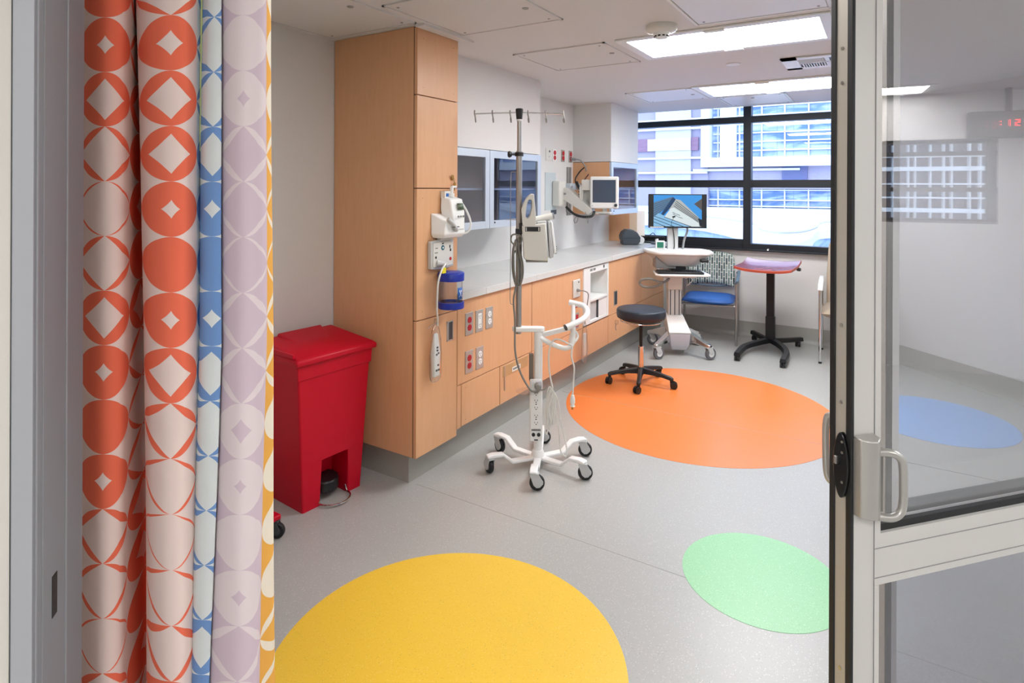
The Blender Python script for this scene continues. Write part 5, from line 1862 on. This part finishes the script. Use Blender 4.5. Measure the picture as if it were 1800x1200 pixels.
t = thing('armchair', 'beige high-backed armchair half hidden by the glass door edge', 'chair', (-0.262, 6.035, 0), R(3))
hw, hd = 0.205, 0.255
m = MB()
pillow(m, -0.200, 0.190, -0.25, 0.20, 0.375, 0.480, 0.03, 12, 0.0)
m.build('seat', 'beige_fabric', t, angle=80)
m = MB()
m.loft([[(-0.165, 0.150, 0.45), (0.165, 0.150, 0.45), (0.165, 0.215, 0.45), (-0.165, 0.215, 0.45)],
        [(-0.165, 0.190, 0.70), (0.165, 0.190, 0.70), (0.165, 0.250, 0.70), (-0.165, 0.250, 0.70)],
        [(-0.150, 0.235, 0.98), (0.150, 0.235, 0.98), (0.150, 0.285, 0.98), (-0.150, 0.285, 0.98)],
        [(-0.120, 0.250, 1.04), (0.120, 0.250, 1.04), (0.120, 0.290, 1.04), (-0.120, 0.290, 1.04)]])
m.build('backrest', 'beige_fabric', t, bevel=0.016, bseg=3)
for sx_ in (-1, 1):
    MB().cyl((sx_ * hw, -hd, 0.014), (sx_ * hw, -hd, 0.635), 0.0125, seg=16).build('leg', 'chrome', t)
    MB().cyl((sx_ * hw, hd, 0.014), (sx_ * hw, hd, 0.66), 0.0125, seg=16).build('leg', 'chrome', t)
    for y in (-hd, hd):
        MB().cyl((sx_ * hw, y, 0.0), (sx_ * hw, y, 0.016), 0.0135, seg=14).build('foot', 'black_plastic', t)
    MB().loft([[(sx_ * hw + a, y, z + b) for a, b in ((-0.022, 0), (0.022, 0), (0.018, 0.018), (-0.018, 0.018))] for y, z in ((-hd - 0.04, 0.630), (-0.15, 0.655), (0.0, 0.668), (hd + 0.01, 0.672))]).build('armrest', 'white', t, bevel=0.005)
    MB().cyl((sx_ * hw, -hd, 0.395), (sx_ * hw, hd, 0.395), 0.009, seg=12).build('side_rail', 'chrome', t)

# ================================================================== RED STEP-ON BIN
t = thing('step_bin', 'tall red step-on waste bin beside the tall cupboard', 'bin', (-2.235, 1.985, 0), R(-5))
# local x- is the back (towards the wall), x=0 the front; y across
H_ = 0.665


def binring(z, grow=0.0, notch=False):
    s = z / H_
    hw_ = 0.166 + 0.040 * s + grow
    x1 = -0.006 + 0.022 * s + grow
    x0 = -0.285 - 0.020 * s - grow
    return x0, x1, hw_


m = MB()
# shell with a cut-out for the pedal in the front face
zs_ = [0.0, 0.215, 0.60, H_]
for k in range(3):
    za, zb = zs_[k], zs_[k + 1]
    x0a, x1a, ha = binring(za)
    x0b, x1b, hb_ = binring(zb)
    if k == 0:
        nA, nB = (-0.070, 0.085), (-0.068, 0.083)
        # rear and sides
        m.poly([(x0a, -ha, za), (x0a, ha, za), (x0b, hb_, zb), (x0b, -hb_, zb)], [(0, 1, 2, 3)])
        m.poly([(x0a, -ha, za), (x1a, -ha, za), (x1b, -hb_, zb), (x0b, -hb_, zb)], [(0, 1, 2, 3)])
        m.poly([(x0a, ha, za), (x1a, ha, za), (x1b, hb_, zb), (x0b, hb_, zb)], [(0, 1, 2, 3)])
        m.poly([(x1a, -ha, za), (x1a, nA[0], za), (x1b, nB[0], zb), (x1b, -hb_, zb)], [(0, 1, 2, 3)])
        m.poly([(x1a, ha, za), (x1a, nA[1], za), (x1b, nB[1], zb), (x1b, hb_, zb)], [(0, 1, 2, 3)])
        dep = 0.13
        m.poly([(x1a, nA[0], za), (x1a - dep, nA[0], za), (x1b - dep, nB[0], zb), (x1b, nB[0], zb)], [(0, 1, 2, 3)])
        m.poly([(x1a, nA[1], za), (x1a - dep, nA[1], za), (x1b - dep, nB[1], zb), (x1b, nB[1], zb)], [(0, 1, 2, 3)])
        m.poly([(x1a - dep, nA[0], za), (x1a - dep, nA[1], za), (x1b - dep, nB[1], zb), (x1b - dep, nB[0], zb)], [(0, 1, 2, 3)])
        m.poly([(x1b, nB[0], zb), (x1b, nB[1], zb), (x1b - dep, nB[1], zb), (x1b - dep, nB[0], zb)], [(0, 1, 2, 3)])
    else:
        m.poly([(x0a, -ha, za), (x1a, -ha, za), (x1a, ha, za), (x0a, ha, za), (x0b, -hb_, zb), (x1b, -hb_, zb), (x1b, hb_, zb), (x0b, hb_, zb)],
               [(0, 1, 5, 4), (1, 2, 6, 5), (2, 3, 7, 6), (3, 0, 4, 7)])
m.build('bin_body', 'red', t, bevel=0.008, bseg=3)
m = MB()
x0, x1, h_ = binring(0.62, 0.006)
xb0, xb1, hb_ = binring(H_ + 0.02, 0.006)
m.poly([(x0, -h_, 0.62), (x1, -h_, 0.62), (x1, h_, 0.62), (x0, h_, 0.62), (xb0, -hb_, H_ + 0.03), (xb1, -hb_, H_ + 0.03), (xb1, hb_, H_ + 0.03), (xb0, hb_, H_ + 0.03)],
       [(0, 1, 5, 4), (1, 2, 6, 5), (2, 3, 7, 6), (3, 0, 4, 7), (3, 2, 1, 0)])
m.build('rim', 'red', t, bevel=0.003)
m = MB()
m.box(0.0, 0.0165, 0.088, 0.096, 0.30, 0.625)
m.xf(Matrix.Rotation(R(2), 4, 'Y'))
# lid: sloping, with a folded-down front lip and a raised rear hump
a0, a1, hh = -0.315, 0.040, 0.228
m = MB()
m.loft([[(a0, -hh + 0.010, 0.690), (a1, -hh, 0.690), (a1, hh, 0.690), (a0, hh - 0.010, 0.690)],
        [(a0, -hh + 0.010, 0.735), (a1 + 0.003, -hh - 0.002, 0.714), (a1 + 0.003, hh + 0.002, 0.714), (a0, hh - 0.010, 0.735)],
        [(a0 + 0.02, -hh + 0.03, 0.765), (a1 - 0.012, -hh + 0.014, 0.727), (a1 - 0.012, hh - 0.014, 0.727), (a0 + 0.02, hh - 0.03, 0.765)]])
m.build('lid', 'red', t, bevel=0.007, bseg=3)
m = MB()
m.loft([[(a0 + 0.018, -hh + 0.10, 0.74), (-0.14, -hh + 0.12, 0.735), (-0.14, 0.10, 0.735), (a0 + 0.018, 0.14, 0.74)],
        [(a0 + 0.024, -hh + 0.11, 0.778), (-0.15, -hh + 0.13, 0.7465), (-0.15, 0.09, 0.7465), (a0 + 0.024, 0.13, 0.778)]])
m.build('lid_hump', 'red', t, bevel=0.006)
m = MB()
m.box(a0 + 0.01, a1 - 0.03, -hh - 0.001, -hh + 0.012, 0.724, 0.744)
m.xf(Matrix.Rotation(R(0), 4, 'Y'))
m.build('lid_rib', 'red', t, bevel=0.004)
# pedal: black wheel housing and wire hoop
m = MB()
pp = [(0.075 * math.sin(R(a)), 0.078 * math.cos(R(a))) for a in range(0, 181, 12)]
m.tube([(-0.02, 0.082, 0.035)] + [(0.0 + p[0], p[1], 0.012) for p in pp] + [(-0.02, -0.074, 0.035)], 0.0045, 8)
m.build('pedal_hoop', 'chrome', t)
m = MB()
m.loft([[(-0.10 + 0.085 * math.cos(R(a)), 0.008 + 0.072 * math.sin(R(a)), z) for a in range(0, 360, 15)] for z in (0.030, 0.085)])
m.build('pedal', 'black_plastic', t, bevel=0.008)

# red floor trolley mostly behind the curtain
t = thing('wheeled_base', 'low red wheeled base with black casters peeking out behind the curtain', 'trolley', (-2.268, 1.528, 0), 0)
MB().box(-0.20, 0.05, -0.18, 0.085, 0.075, 0.095).build('frame', 'red', t, bevel=0.006)
MB().box(0.03, 0.085, 0.075, 0.125, 0.078, 0.100).build('caster_arm', 'red', t, bevel=0.006)
caster(t, 0.06, 0.105, 0.078, 0.033, R(30), 'dark_grey', 'black', 'dark_grey')
caster(t, 0.03, -0.16, 0.078, 0.033, R(30), 'dark_grey', 'black', 'dark_grey')
caster(t, -0.18, 0.05, 0.078, 0.033, R(30), 'dark_grey', 'black', 'dark_grey')
caster(t, -0.18, -0.16, 0.078, 0.033, R(30), 'dark_grey', 'black', 'dark_grey')

# ================================================================== CURTAIN
cf = NT('printed curtain fabric')
uvn = cf.n('ShaderNodeUVMap')
uvn.uv_map = 'UVMap'
su = cf.n('ShaderNodeSeparateXYZ')
cf.l(uvn.outputs[0], su.inputs[0])
U_, V_ = su.outputs[0], su.outputs[1]
colm = cf.math('FLOOR', U_)
row = cf.math('FLOOR', V_)
cu = cf.math('ABSOLUTE', cf.math('MULTIPLY_ADD', cf.math('FRACT', U_), 2.0, -1.0))
cv = cf.math('ABSOLUTE', cf.math('MULTIPLY_ADD', cf.math('FRACT', V_), 2.0, -1.0))
uv2 = cf.n('ShaderNodeUVMap')
uv2.uv_map = 'motif'
s2 = cf.n('ShaderNodeSeparateXYZ')
cf.l(uv2.outputs[0], s2.inputs[0])
tt = cf.math('MULTIPLY', s2.outputs[0], 10.0)
s_n = cf.math('MINIMUM', cf.math('MULTIPLY', tt, 0.38), 1.0)
p_n = cf.math('ADD', cf.math('MULTIPLY_ADD', tt, 0.12, 0.74), cf.math('MULTIPLY', cf.math('MAXIMUM', cf.math('SUBTRACT', tt, 2.9), 0.0), 0.22))
D_ = cf.math('ADD', cf.math('POWER', cu, p_n), cf.math('POWER', cv, p_n))
dia = cf.math('LESS_THAN', D_, cf.math('POWER', s_n, p_n))
disk = cf.math('LESS_THAN', cf.math('ADD', cf.math('MULTIPLY', cu, cu), cf.math('MULTIPLY', cv, cv)), 0.995)
motif = cf.math('MULTIPLY', disk, cf.math('SUBTRACT', 1.0, dia))
is_blue = cf.math('MULTIPLY', cf.math('GREATER_THAN', colm, 2.5), cf.math('LESS_THAN', colm, 4.5))
is_lil = cf.math('COMPARE', colm, 6.0, 0.6)
is_yel = cf.math('COMPARE', colm, 7.0, 0.4)
is_lil = cf.math('MULTIPLY', cf.math('GREATER_THAN', colm, 4.5), cf.math('SUBTRACT', 1.0, is_yel))
bgc = cf.mix(is_blue, lin('#EBD6CE'), lin('#D6DBDA'))
bgc = cf.mix(is_lil, bgc, lin('#D2BEC9'))
bgc = cf.mix(is_yel, bgc, lin('#ECAE52'))
fgc = cf.mix(is_blue, lin('#F07458'), lin('#7093C6'))
fgc = cf.mix(is_lil, fgc, lin('#E2D5D6'))
fgc = cf.mix(is_yel, fgc, lin('#EFE4D0'))
cf.l(cf.mix(motif, bgc, fgc), cf.b.inputs['Base Color'])
cf.b.inputs['Roughness'].default_value = 0.9
cf.b.inputs['Specular IOR Level'].default_value = 0.15
wv = cf.n('ShaderNodeTexNoise')
wv.inputs['Scale'].default_value = 900
bp = cf.n('ShaderNodeBump')
bp.inputs['Strength'].default_value = 0.12
bp.inputs['Distance'].default_value = 0.001
cf.l(wv.outputs[0], bp.inputs['Height'])
cf.l(bp.outputs[0], cf.b.inputs['Normal'])
M['curtain'] = cf.m
# plan of the gathered cloth: across/away at head height, waist height and knee height, then the column of the print
PLY_FRONT = [
    ((-0.4589, -0.1258), (-0.4589, -0.1258), (-0.4589, -0.1258), -0.55),
    ((-0.3487, -0.1515), (-0.3487, -0.1515), (-0.3487, -0.1515), -0.25),
    ((-0.2883, -0.1552), (-0.2883, -0.1552), (-0.2883, -0.1552), 0.1),
    ((-0.2437, -0.1452), (-0.2445, -0.1457), (-0.2453, -0.1461), 0.5),
    ((-0.2364, -0.123), (-0.2372, -0.1235), (-0.238, -0.1239), 0.85),
    ((-0.2619, -0.0976), (-0.2627, -0.0981), (-0.2636, -0.0986), 1.03),
    ((-0.2996, -0.0739), (-0.2961, -0.0718), (-0.291, -0.0686), 1.25),
    ((-0.336, -0.0494), (-0.3315, -0.0467), (-0.3226, -0.0411), 1.5),
    ((-0.3455, -0.0377), (-0.341, -0.0349), (-0.3293, -0.0276), 1.75),
    ((-0.3148, -0.0598), (-0.2981, -0.0495), (-0.2911, -0.0451), 1.88),
    ((-0.2659, -0.0883), (-0.2517, -0.0795), (-0.2459, -0.0759), 1.97),
    ((-0.2053, -0.1036), (-0.1973, -0.0987), (-0.1925, -0.0957), 2.12),
    ((-0.164, -0.105), (-0.1593, -0.1021), (-0.1562, -0.1002), 2.3),
    ((-0.1382, -0.0972), (-0.1366, -0.0963), (-0.1343, -0.0948), 2.5),
    ((-0.123, -0.0819), (-0.123, -0.0819), (-0.123, -0.0819), 2.78),
    ((-0.1327, -0.0585), (-0.1319, -0.058), (-0.1335, -0.059), 3.0),
    ((-0.157, -0.0324), (-0.1578, -0.0329), (-0.1628, -0.036), 3.2),
    ((-0.1975, 0.0013), (-0.201, -0.0009), (-0.2071, -0.0047), 3.45),
]
PLY_HEM = [
    ((-0.1384, -0.0444), (-0.1417, -0.0464), (-0.153, -0.0535), 3.22),
    ((-0.1071, -0.0544), (-0.1134, -0.0583), (-0.1245, -0.0652), 3.32),
    ((-0.0918, -0.0531), (-0.0933, -0.0541), (-0.1074, -0.0628), 3.5),
    ((-0.085, -0.0466), (-0.0819, -0.0446), (-0.0976, -0.0544), 3.68),
]
PLY_BACK = [
    ((-0.119, -0.0323), (-0.1157, -0.0303), (-0.1352, -0.0424), 5.88),
    ((-0.1, -0.0382), (-0.0968, -0.0362), (-0.1159, -0.0481), 5.97),
    ((-0.0695, -0.0416), (-0.0664, -0.0397), (-0.082, -0.0494), 6.17),
    ((-0.0399, -0.0362), (-0.0392, -0.0357), (-0.0453, -0.0396), 6.5),
    ((-0.0287, -0.0174), (-0.0271, -0.0165), (-0.0311, -0.0189), 6.85),
    ((-0.0353, 0.002), (-0.0337, 0.003), (-0.0425, -0.0025), 7.0),
    ((-0.0516, 0.0213), (-0.0467, 0.0244), (-0.0434, 0.0264), 7.2),
    ((-0.0986, 0.0509), (-0.0926, 0.0547), (-0.0875, 0.0579), 7.45),
    ((-0.1603, 0.0833), (-0.153, 0.0878), (-0.1476, 0.0912), 7.7),
]


MOTIF = {0: {9: 2, 8: 3, 7: 3, 6: 2, 5: 0, 4: .9, 3: 2, 2: 2.9, 1: 4.5, 0: 3, -1: 2, -2: .9, -3: 0, -4: .9, -5: 2.8, -6: 3.5, -7: 4.5, -8: 3, -9: 2},
         1: {4: 3, 3: 2, 2: 0, 1: 1, 0: 0, -1: 2, -2: 3, -3: 3.5, -4: 3, -5: 2, -6: 1.5, -7: 0, -8: 0.9},
         2: {9: 3, 8: 4, 7: 4.5, 6: 4, 5: 3.1, 4: 1.2, 3: 2, 2: 1.9, 1: .9, 0: 0, -1: .9, -2: 2, -3: 2.9, -4: 4, -5: 4.6, -6: 4, -7: 3.1, -8: 2.2, -9: .9},
         3: {8: 3, 7: 2.9, 6: 2.9, 5: 2.9, 4: 2.9, 3: 2.6, 2: 2.1, 1: .9, 0: 0, -1: .9, -2: 2.1, -3: 2.9, -4: 3, -5: 3, -6: 2.9, -7: 2, -8: .9, -9: 0},
         6: {9: 3, 8: 3, 7: 2, 6: 1, 5: 0, 4: 0, 3: .8, 2: 2.9, 1: 3.5, 0: 4, -1: 3, -2: 2.9, -3: 1.2, -4: .7, -5: 0, -6: .8, -7: 2.9, -8: 3.2, -9: 2.9}}


def ply(name, plan, parent, m='curtain', z0=0.12, z1=2.26, thick=0.0012):
    PIT, Z00 = 0.0888, 1.375
    zs = [Z00 + (k / 3 - 0.5) * PIT for k in range(-41, 31)]
    keys = (1.84, 1.25, 0.66)
    # smooth the plan with a spline through its points
    fine = []
    P = [Vector((i, 0, 0)) for i in range(len(plan))]

    def cr(vals, i, t):
        n = len(vals)
        p0, p1, p2, p3 = vals[max(i - 1, 0)], vals[i], vals[min(i + 1, n - 1)], vals[min(i + 2, n - 1)]
        return 0.5 * ((2 * p1) + (-p0 + p2) * t + (2 * p0 - 5 * p1 + 4 * p2 - p3) * t * t + (-p0 + 3 * p1 - 3 * p2 + p3) * t ** 3)
    cols = []
    for i in range(len(plan) - 1):
        for k in range(5):
            tq = k / 5
            cols.append([[cr([q[j][c] for q in plan], i, tq) for c in (0, 1)] for j in range(3)] + [plan[i][3] + (plan[i + 1][3] - plan[i][3]) * tq])
    cols.append([[plan[-1][j][c] for c in (0, 1)] for j in range(3)] + [plan[-1][3]])
    bm = bmesh.new()
    uvl = bm.loops.layers.uv.new('UVMap')
    uvm = bm.loops.layers.uv.new('motif')
    grid, UV = [], {}
    for z in zs:
        rr = []
        if z >= keys[1]:
            a, b, f_ = 1, 0, (z - keys[1]) / (keys[0] - keys[1])
        else:
            a, b, f_ = 1, 2, (keys[1] - z) / (keys[1] - keys[2])
        f_ = min(f_, 1.6)
        for c in cols:
            x = c[a][0] + (c[b][0] - c[a][0]) * f_
            y = c[a][1] + (c[b][1] - c[a][1]) * f_
            x += 0.0012 * math.sin(z * 9 + c[3] * 3)
            v = bm.verts.new((x, y, z))
            UV[v] = (c[3], (z - 1.375) / 0.0888 + 0.5)
            rr.append(v)
        grid.append(rr)
    for j in range(len(zs) - 1):
        for i in range(len(cols) - 1):
            f = bm.faces.new((grid[j][i], grid[j][i + 1], grid[j + 1][i + 1], grid[j + 1][i]))
            f.smooth = True
            kr = math.floor(((zs[j] + zs[j + 1]) / 2 - Z00) / PIT + 0.5)
            kc = math.floor((cols[i][3] + cols[i + 1][3]) / 2)
            tv = MOTIF.get(kc, MOTIF[6 if kc > 4 else 0]).get(kr, 2.5)
            for lp in f.loops:
                lp[uvm].uv = (tv / 10, 0)
                lp[uvl].uv = UV[lp.vert]
    me = bpy.data.meshes.new(name)
    bm.to_mesh(me)
    bm.free()
    me.materials.append(M[m])
    o = bpy.data.objects.new(name, me)
    C.objects.link(o)
    o.parent = parent
    md = o.modifiers.new('thickness', 'SOLIDIFY')
    md.thickness = thick
    md.offset = 0
    return o


t = thing('privacy_curtain', 'gathered printed curtain with orange circles and a pale lilac reverse at the doorway', 'curtain', (-0.83, 0.62, 0))
lab(ply('front_fold', PLY_FRONT, t), 'pale pink folds with orange circles and diamonds')
lab(ply('back_fold', PLY_BACK, t), 'pale lilac fold with a yellow edge')
hm = lab(ply('hem', PLY_HEM, t, thick=0.003), 'blue patterned hem')
m = MB()
m.tube([(0.0, -0.0, 2.285), (0.3, 0.30, 2.285)], 0.008, 8, smooth=False)
m.build('curtain_rail', 'alu_light', t)
# greenish facing strip beside the hem at the top
g = []
for (a, b, c, u), in zip(PLY_HEM[:1]):
    ax, ay = a
    MB().loft([[(ax - 0.004, ay - 0.004, 1.56), (ax + 0.002, ay - 0.002, 1.56), (ax + 0.002, ay, 1.56), (ax - 0.004, ay - 0.001, 1.56)],
               [(ax - 0.004, ay - 0.004, 2.26), (ax + 0.006, ay + 0.002, 2.26), (ax + 0.006, ay + 0.004, 2.26), (ax - 0.004, ay - 0.001, 2.26)]]).build('facing', mat('lime facing', '#C9CE8E', 0.9), hm)

# ================================================================== DOORWAY
DOOR_ROT = math.atan2(0.742, 0.67)
M['jamb'] = mat('grey anodised jamb', '#8E9195', 0.5, 0.15)
M['jamb_light'] = mat('pale grey jamb face', '#A3A5AA', 0.5, 0.1)


def local(o, loc=(P0.x, P0.y, 0), rot=DOOR_ROT):
    o.location = loc
    o.rotation_euler = (0, 0, rot)
    return o


jm = MB()
jm.box(-1.2985, -1.2755, -0.004, 0.145, 0.0, CEIL)
jamb = struct(local(jm.build('trim_3', 'jamb')))
jamb['label'] = 'grey metal door jamb at the side of the entrance'
MB().box(-1.2975, -1.2755, -0.006, -0.0035, 0.0, CEIL).build('face_strip', 'jamb_light', jamb)
MB().box(-1.3025, -1.2985, 0.002, 0.03, 0.0, CEIL).build('edge_gap', mat('slate gap', '#5C6468', 0.6), jamb)
m = MB()
m.box(-1.2756, -1.2742, 0.002, 0.0045, 0.0, CEIL)
m.box(-1.2756, -1.2742, 0.088, 0.0905, 0.0, CEIL)
m.box(-1.2756, -1.2746, 0.020, 0.0212, 0.0, CEIL)
m.build('ridge', 'jamb_light', jamb)
MB().box(-1.2760, -1.2748, 0.048, 0.062, 0.925, 0.980).build('strike_slot', 'black', jamb)

M['stile'] = mat('satin door frame', '#CFCDC9', 0.42, 0.2)
dr = struct(local(MB().box(0.0, 0.054, 0.003, 0.047, 0.015, 2.2).build('door_1', 'stile')))
dr['label'] = 'aluminium framed glass door leaf standing open'
m = MB()
m.box(1.146, 1.20, 0.003, 0.047, 0.015, 2.2)
m.build('stile', 'stile', dr)
MB().box(0.054, 1.146, 0.003, 0.047, 2.10, 2.2).build('top_rail', 'stile', dr)
MB().box(0.054, 1.146, 0.003, 0.047, 0.757, 0.853).build('middle_rail', 'stile', dr)
MB().box(0.054, 1.146, 0.003, 0.047, 0.015, 0.16).build('bottom_rail', 'stile', dr)
m = MB()
m.box(0.0537, 0.0548, 0.0015, 0.004, 0.015, 2.2)
m.box(0.0545, 1.146, 0.0018, 0.004, 0.8255, 0.8268)
m.box(0.0545, 1.146, 0.0018, 0.004, 0.7705, 0.7718)
m.build('joint_line', 'grey_plastic', dr)
m = MB()
m.box(0.055, 0.069, 0.002, 0.016, 0.853, 2.10)
m.build('glazing_bead', 'stile', dr)
m = MB()
m.box(0.055, 0.066, 0.002, 0.016, 0.16, 0.757)
m.build('glazing_bead', 'stile', dr)
m = MB()
m.box(0.066, 1.146, 0.010, 0.020, 0.853, 0.866)
m.build('gasket', 'black', dr)
MB().box(0.058, 1.142, 0.018, 0.024, 0.853, 2.105).build('door_pane', 'door_glass', dr)
MB().box(0.058, 1.142, 0.018, 0.024, 0.155, 0.760).build('door_pane', 'door_glass_low', dr)
m = MB()
m.box(-0.004, 0.003, -0.002, 0.0115, 0.01, 2.2)
m.build('weather_seal', 'black', dr, bevel=0.002)
m = MB()
m.box(-0.004, 0.003, 0.0370, 0.0500, 0.01, 2.2)
m.build('weather_seal', 'black', dr, bevel=0.002)
MB().box(-0.0015, 0.0005, 0.0115, 0.037, 0.015, 2.2).build('edge_channel', mat('taupe aluminium', '#B5B0A6', 0.45, 0.3), dr)
m = MB()
for z in (1.765, 1.70, 1.245, 1.10, 0.60):
    m.cyl((-0.0030, 0.024, z), (-0.0010, 0.024, z), 0.0035, seg=10)
m.build('screw', 'steel', dr)
# lock face on the edge
m = MB()
m.loft([[(xq, 0.018 + 0.017 * math.cos(R(a)), 0.985 + 0.062 * math.sin(R(a)) * (1 - 0.1 * abs(math.cos(R(a))))) for a in range(0, 360, 12)] for xq in (-0.010, 0.0)])
lk = m.build('lock_plate', mat('glossy black', '#0A0A0C', 0.2), dr, bevel=0.002)
MB().box(-0.015, -0.009, 0.022, 0.028, 0.985, 1.000).build('lock_bolt', 'steel', lk, bevel=0.001)
m = MB()
for z in (1.030, 1.010, 0.955):
    m.cyl((-0.0112, 0.013, z), (-0.0098, 0.013, z), 0.0025, seg=10)
m.build('screw', 'steel', lk)
# outer latch housing and pull
m = MB()
m.loft([[(0.001, 0.002, z), (0.001, -0.018, z), (0.012, -0.030, z), (0.026, -0.034, z), (0.045, -0.020, z), (0.050, 0.002, z)] for z in (0.902, 1.045)])
hs = m.build('latch_housing', 'alu', dr, bevel=0.002)
m = MB()
m.tube([(0.042, -0.018, 1.018), (0.062, -0.028, 1.018), (0.077, -0.032, 1.008), (0.082, -0.033, 0.990), (0.083, -0.033, 0.955), (0.082, -0.033, 0.925), (0.076, -0.032, 0.908), (0.060, -0.028, 0.900), (0.042, -0.018, 0.900)], 0.0072, 12, flat=1.0)
m.build('pull_handle', 'alu', dr)
MB().box(0.040, 0.066, -0.006, 0.001, 0.900, 1.018).build('handle_recess', mat('recess grey', '#8C8A86', 0.4, 0.6), dr)
# inner pull on the room side
MB().tube([(0.030, 0.047, 1.055), (0.022, 0.072, 1.055), (0.018, 0.080, 1.040), (0.018, 0.081, 0.985), (0.020, 0.079, 0.935), (0.026, 0.066, 0.922), (0.034, 0.047, 0.920)], 0.0065, 12).build('inner_handle', 'alu', dr)
MB().box(0.004, 0.048, 0.047, 0.058, 0.895, 1.055).build('inner_housing', 'alu', dr, bevel=0.004)

# second leaf, parked behind the first
d2 = struct(local(MB().box(0.172, 0.204, 0.085, 0.125, 0.015, 2.2).build('door_2', 'stile')))
d2['label'] = 'second glass leaf parked behind the door'
MB().box(0.1725, 0.1865, 0.082, 0.086, 0.015, 2.2).build('edge_seal', mat('charcoal seal', '#4E4C4C', 0.6), d2)
MB().box(0.1870, 0.2045, 0.082, 0.086, 0.835, 2.2).build('face_strip', 'white_metal', d2)  # stile face whitened in colour to offset the shade behind the glass
MB().box(1.30, 1.36, 0.085, 0.125, 0.015, 2.2).build('stile', 'stile', d2)
MB().box(0.204, 1.30, 0.085, 0.125, 2.10, 2.2).build('top_rail', 'stile', d2)
MB().box(0.204, 1.30, 0.085, 0.125, 0.745, 0.822).build('middle_rail', 'stile', d2)
MB().box(0.204, 1.30, 0.085, 0.125, 0.015, 0.12).build('bottom_rail', 'stile', d2)
MB().box(0.204, 1.30, 0.090, 0.120, 0.822, 0.833).build('gasket', 'dark_grey', d2)
MB().box(0.204, 1.30, 0.103, 0.108, 0.822, 2.10).build('door_pane', 'pane', d2)
MB().box(0.204, 1.30, 0.103, 0.108, 0.12, 0.745).build('door_pane', 'pane', d2)
# head of the doorway
hd_ = struct(local(MB().box(-1.30, 1.6, 0.0, 0.145, 2.21, CEIL).build('trim_4', 'jamb')))
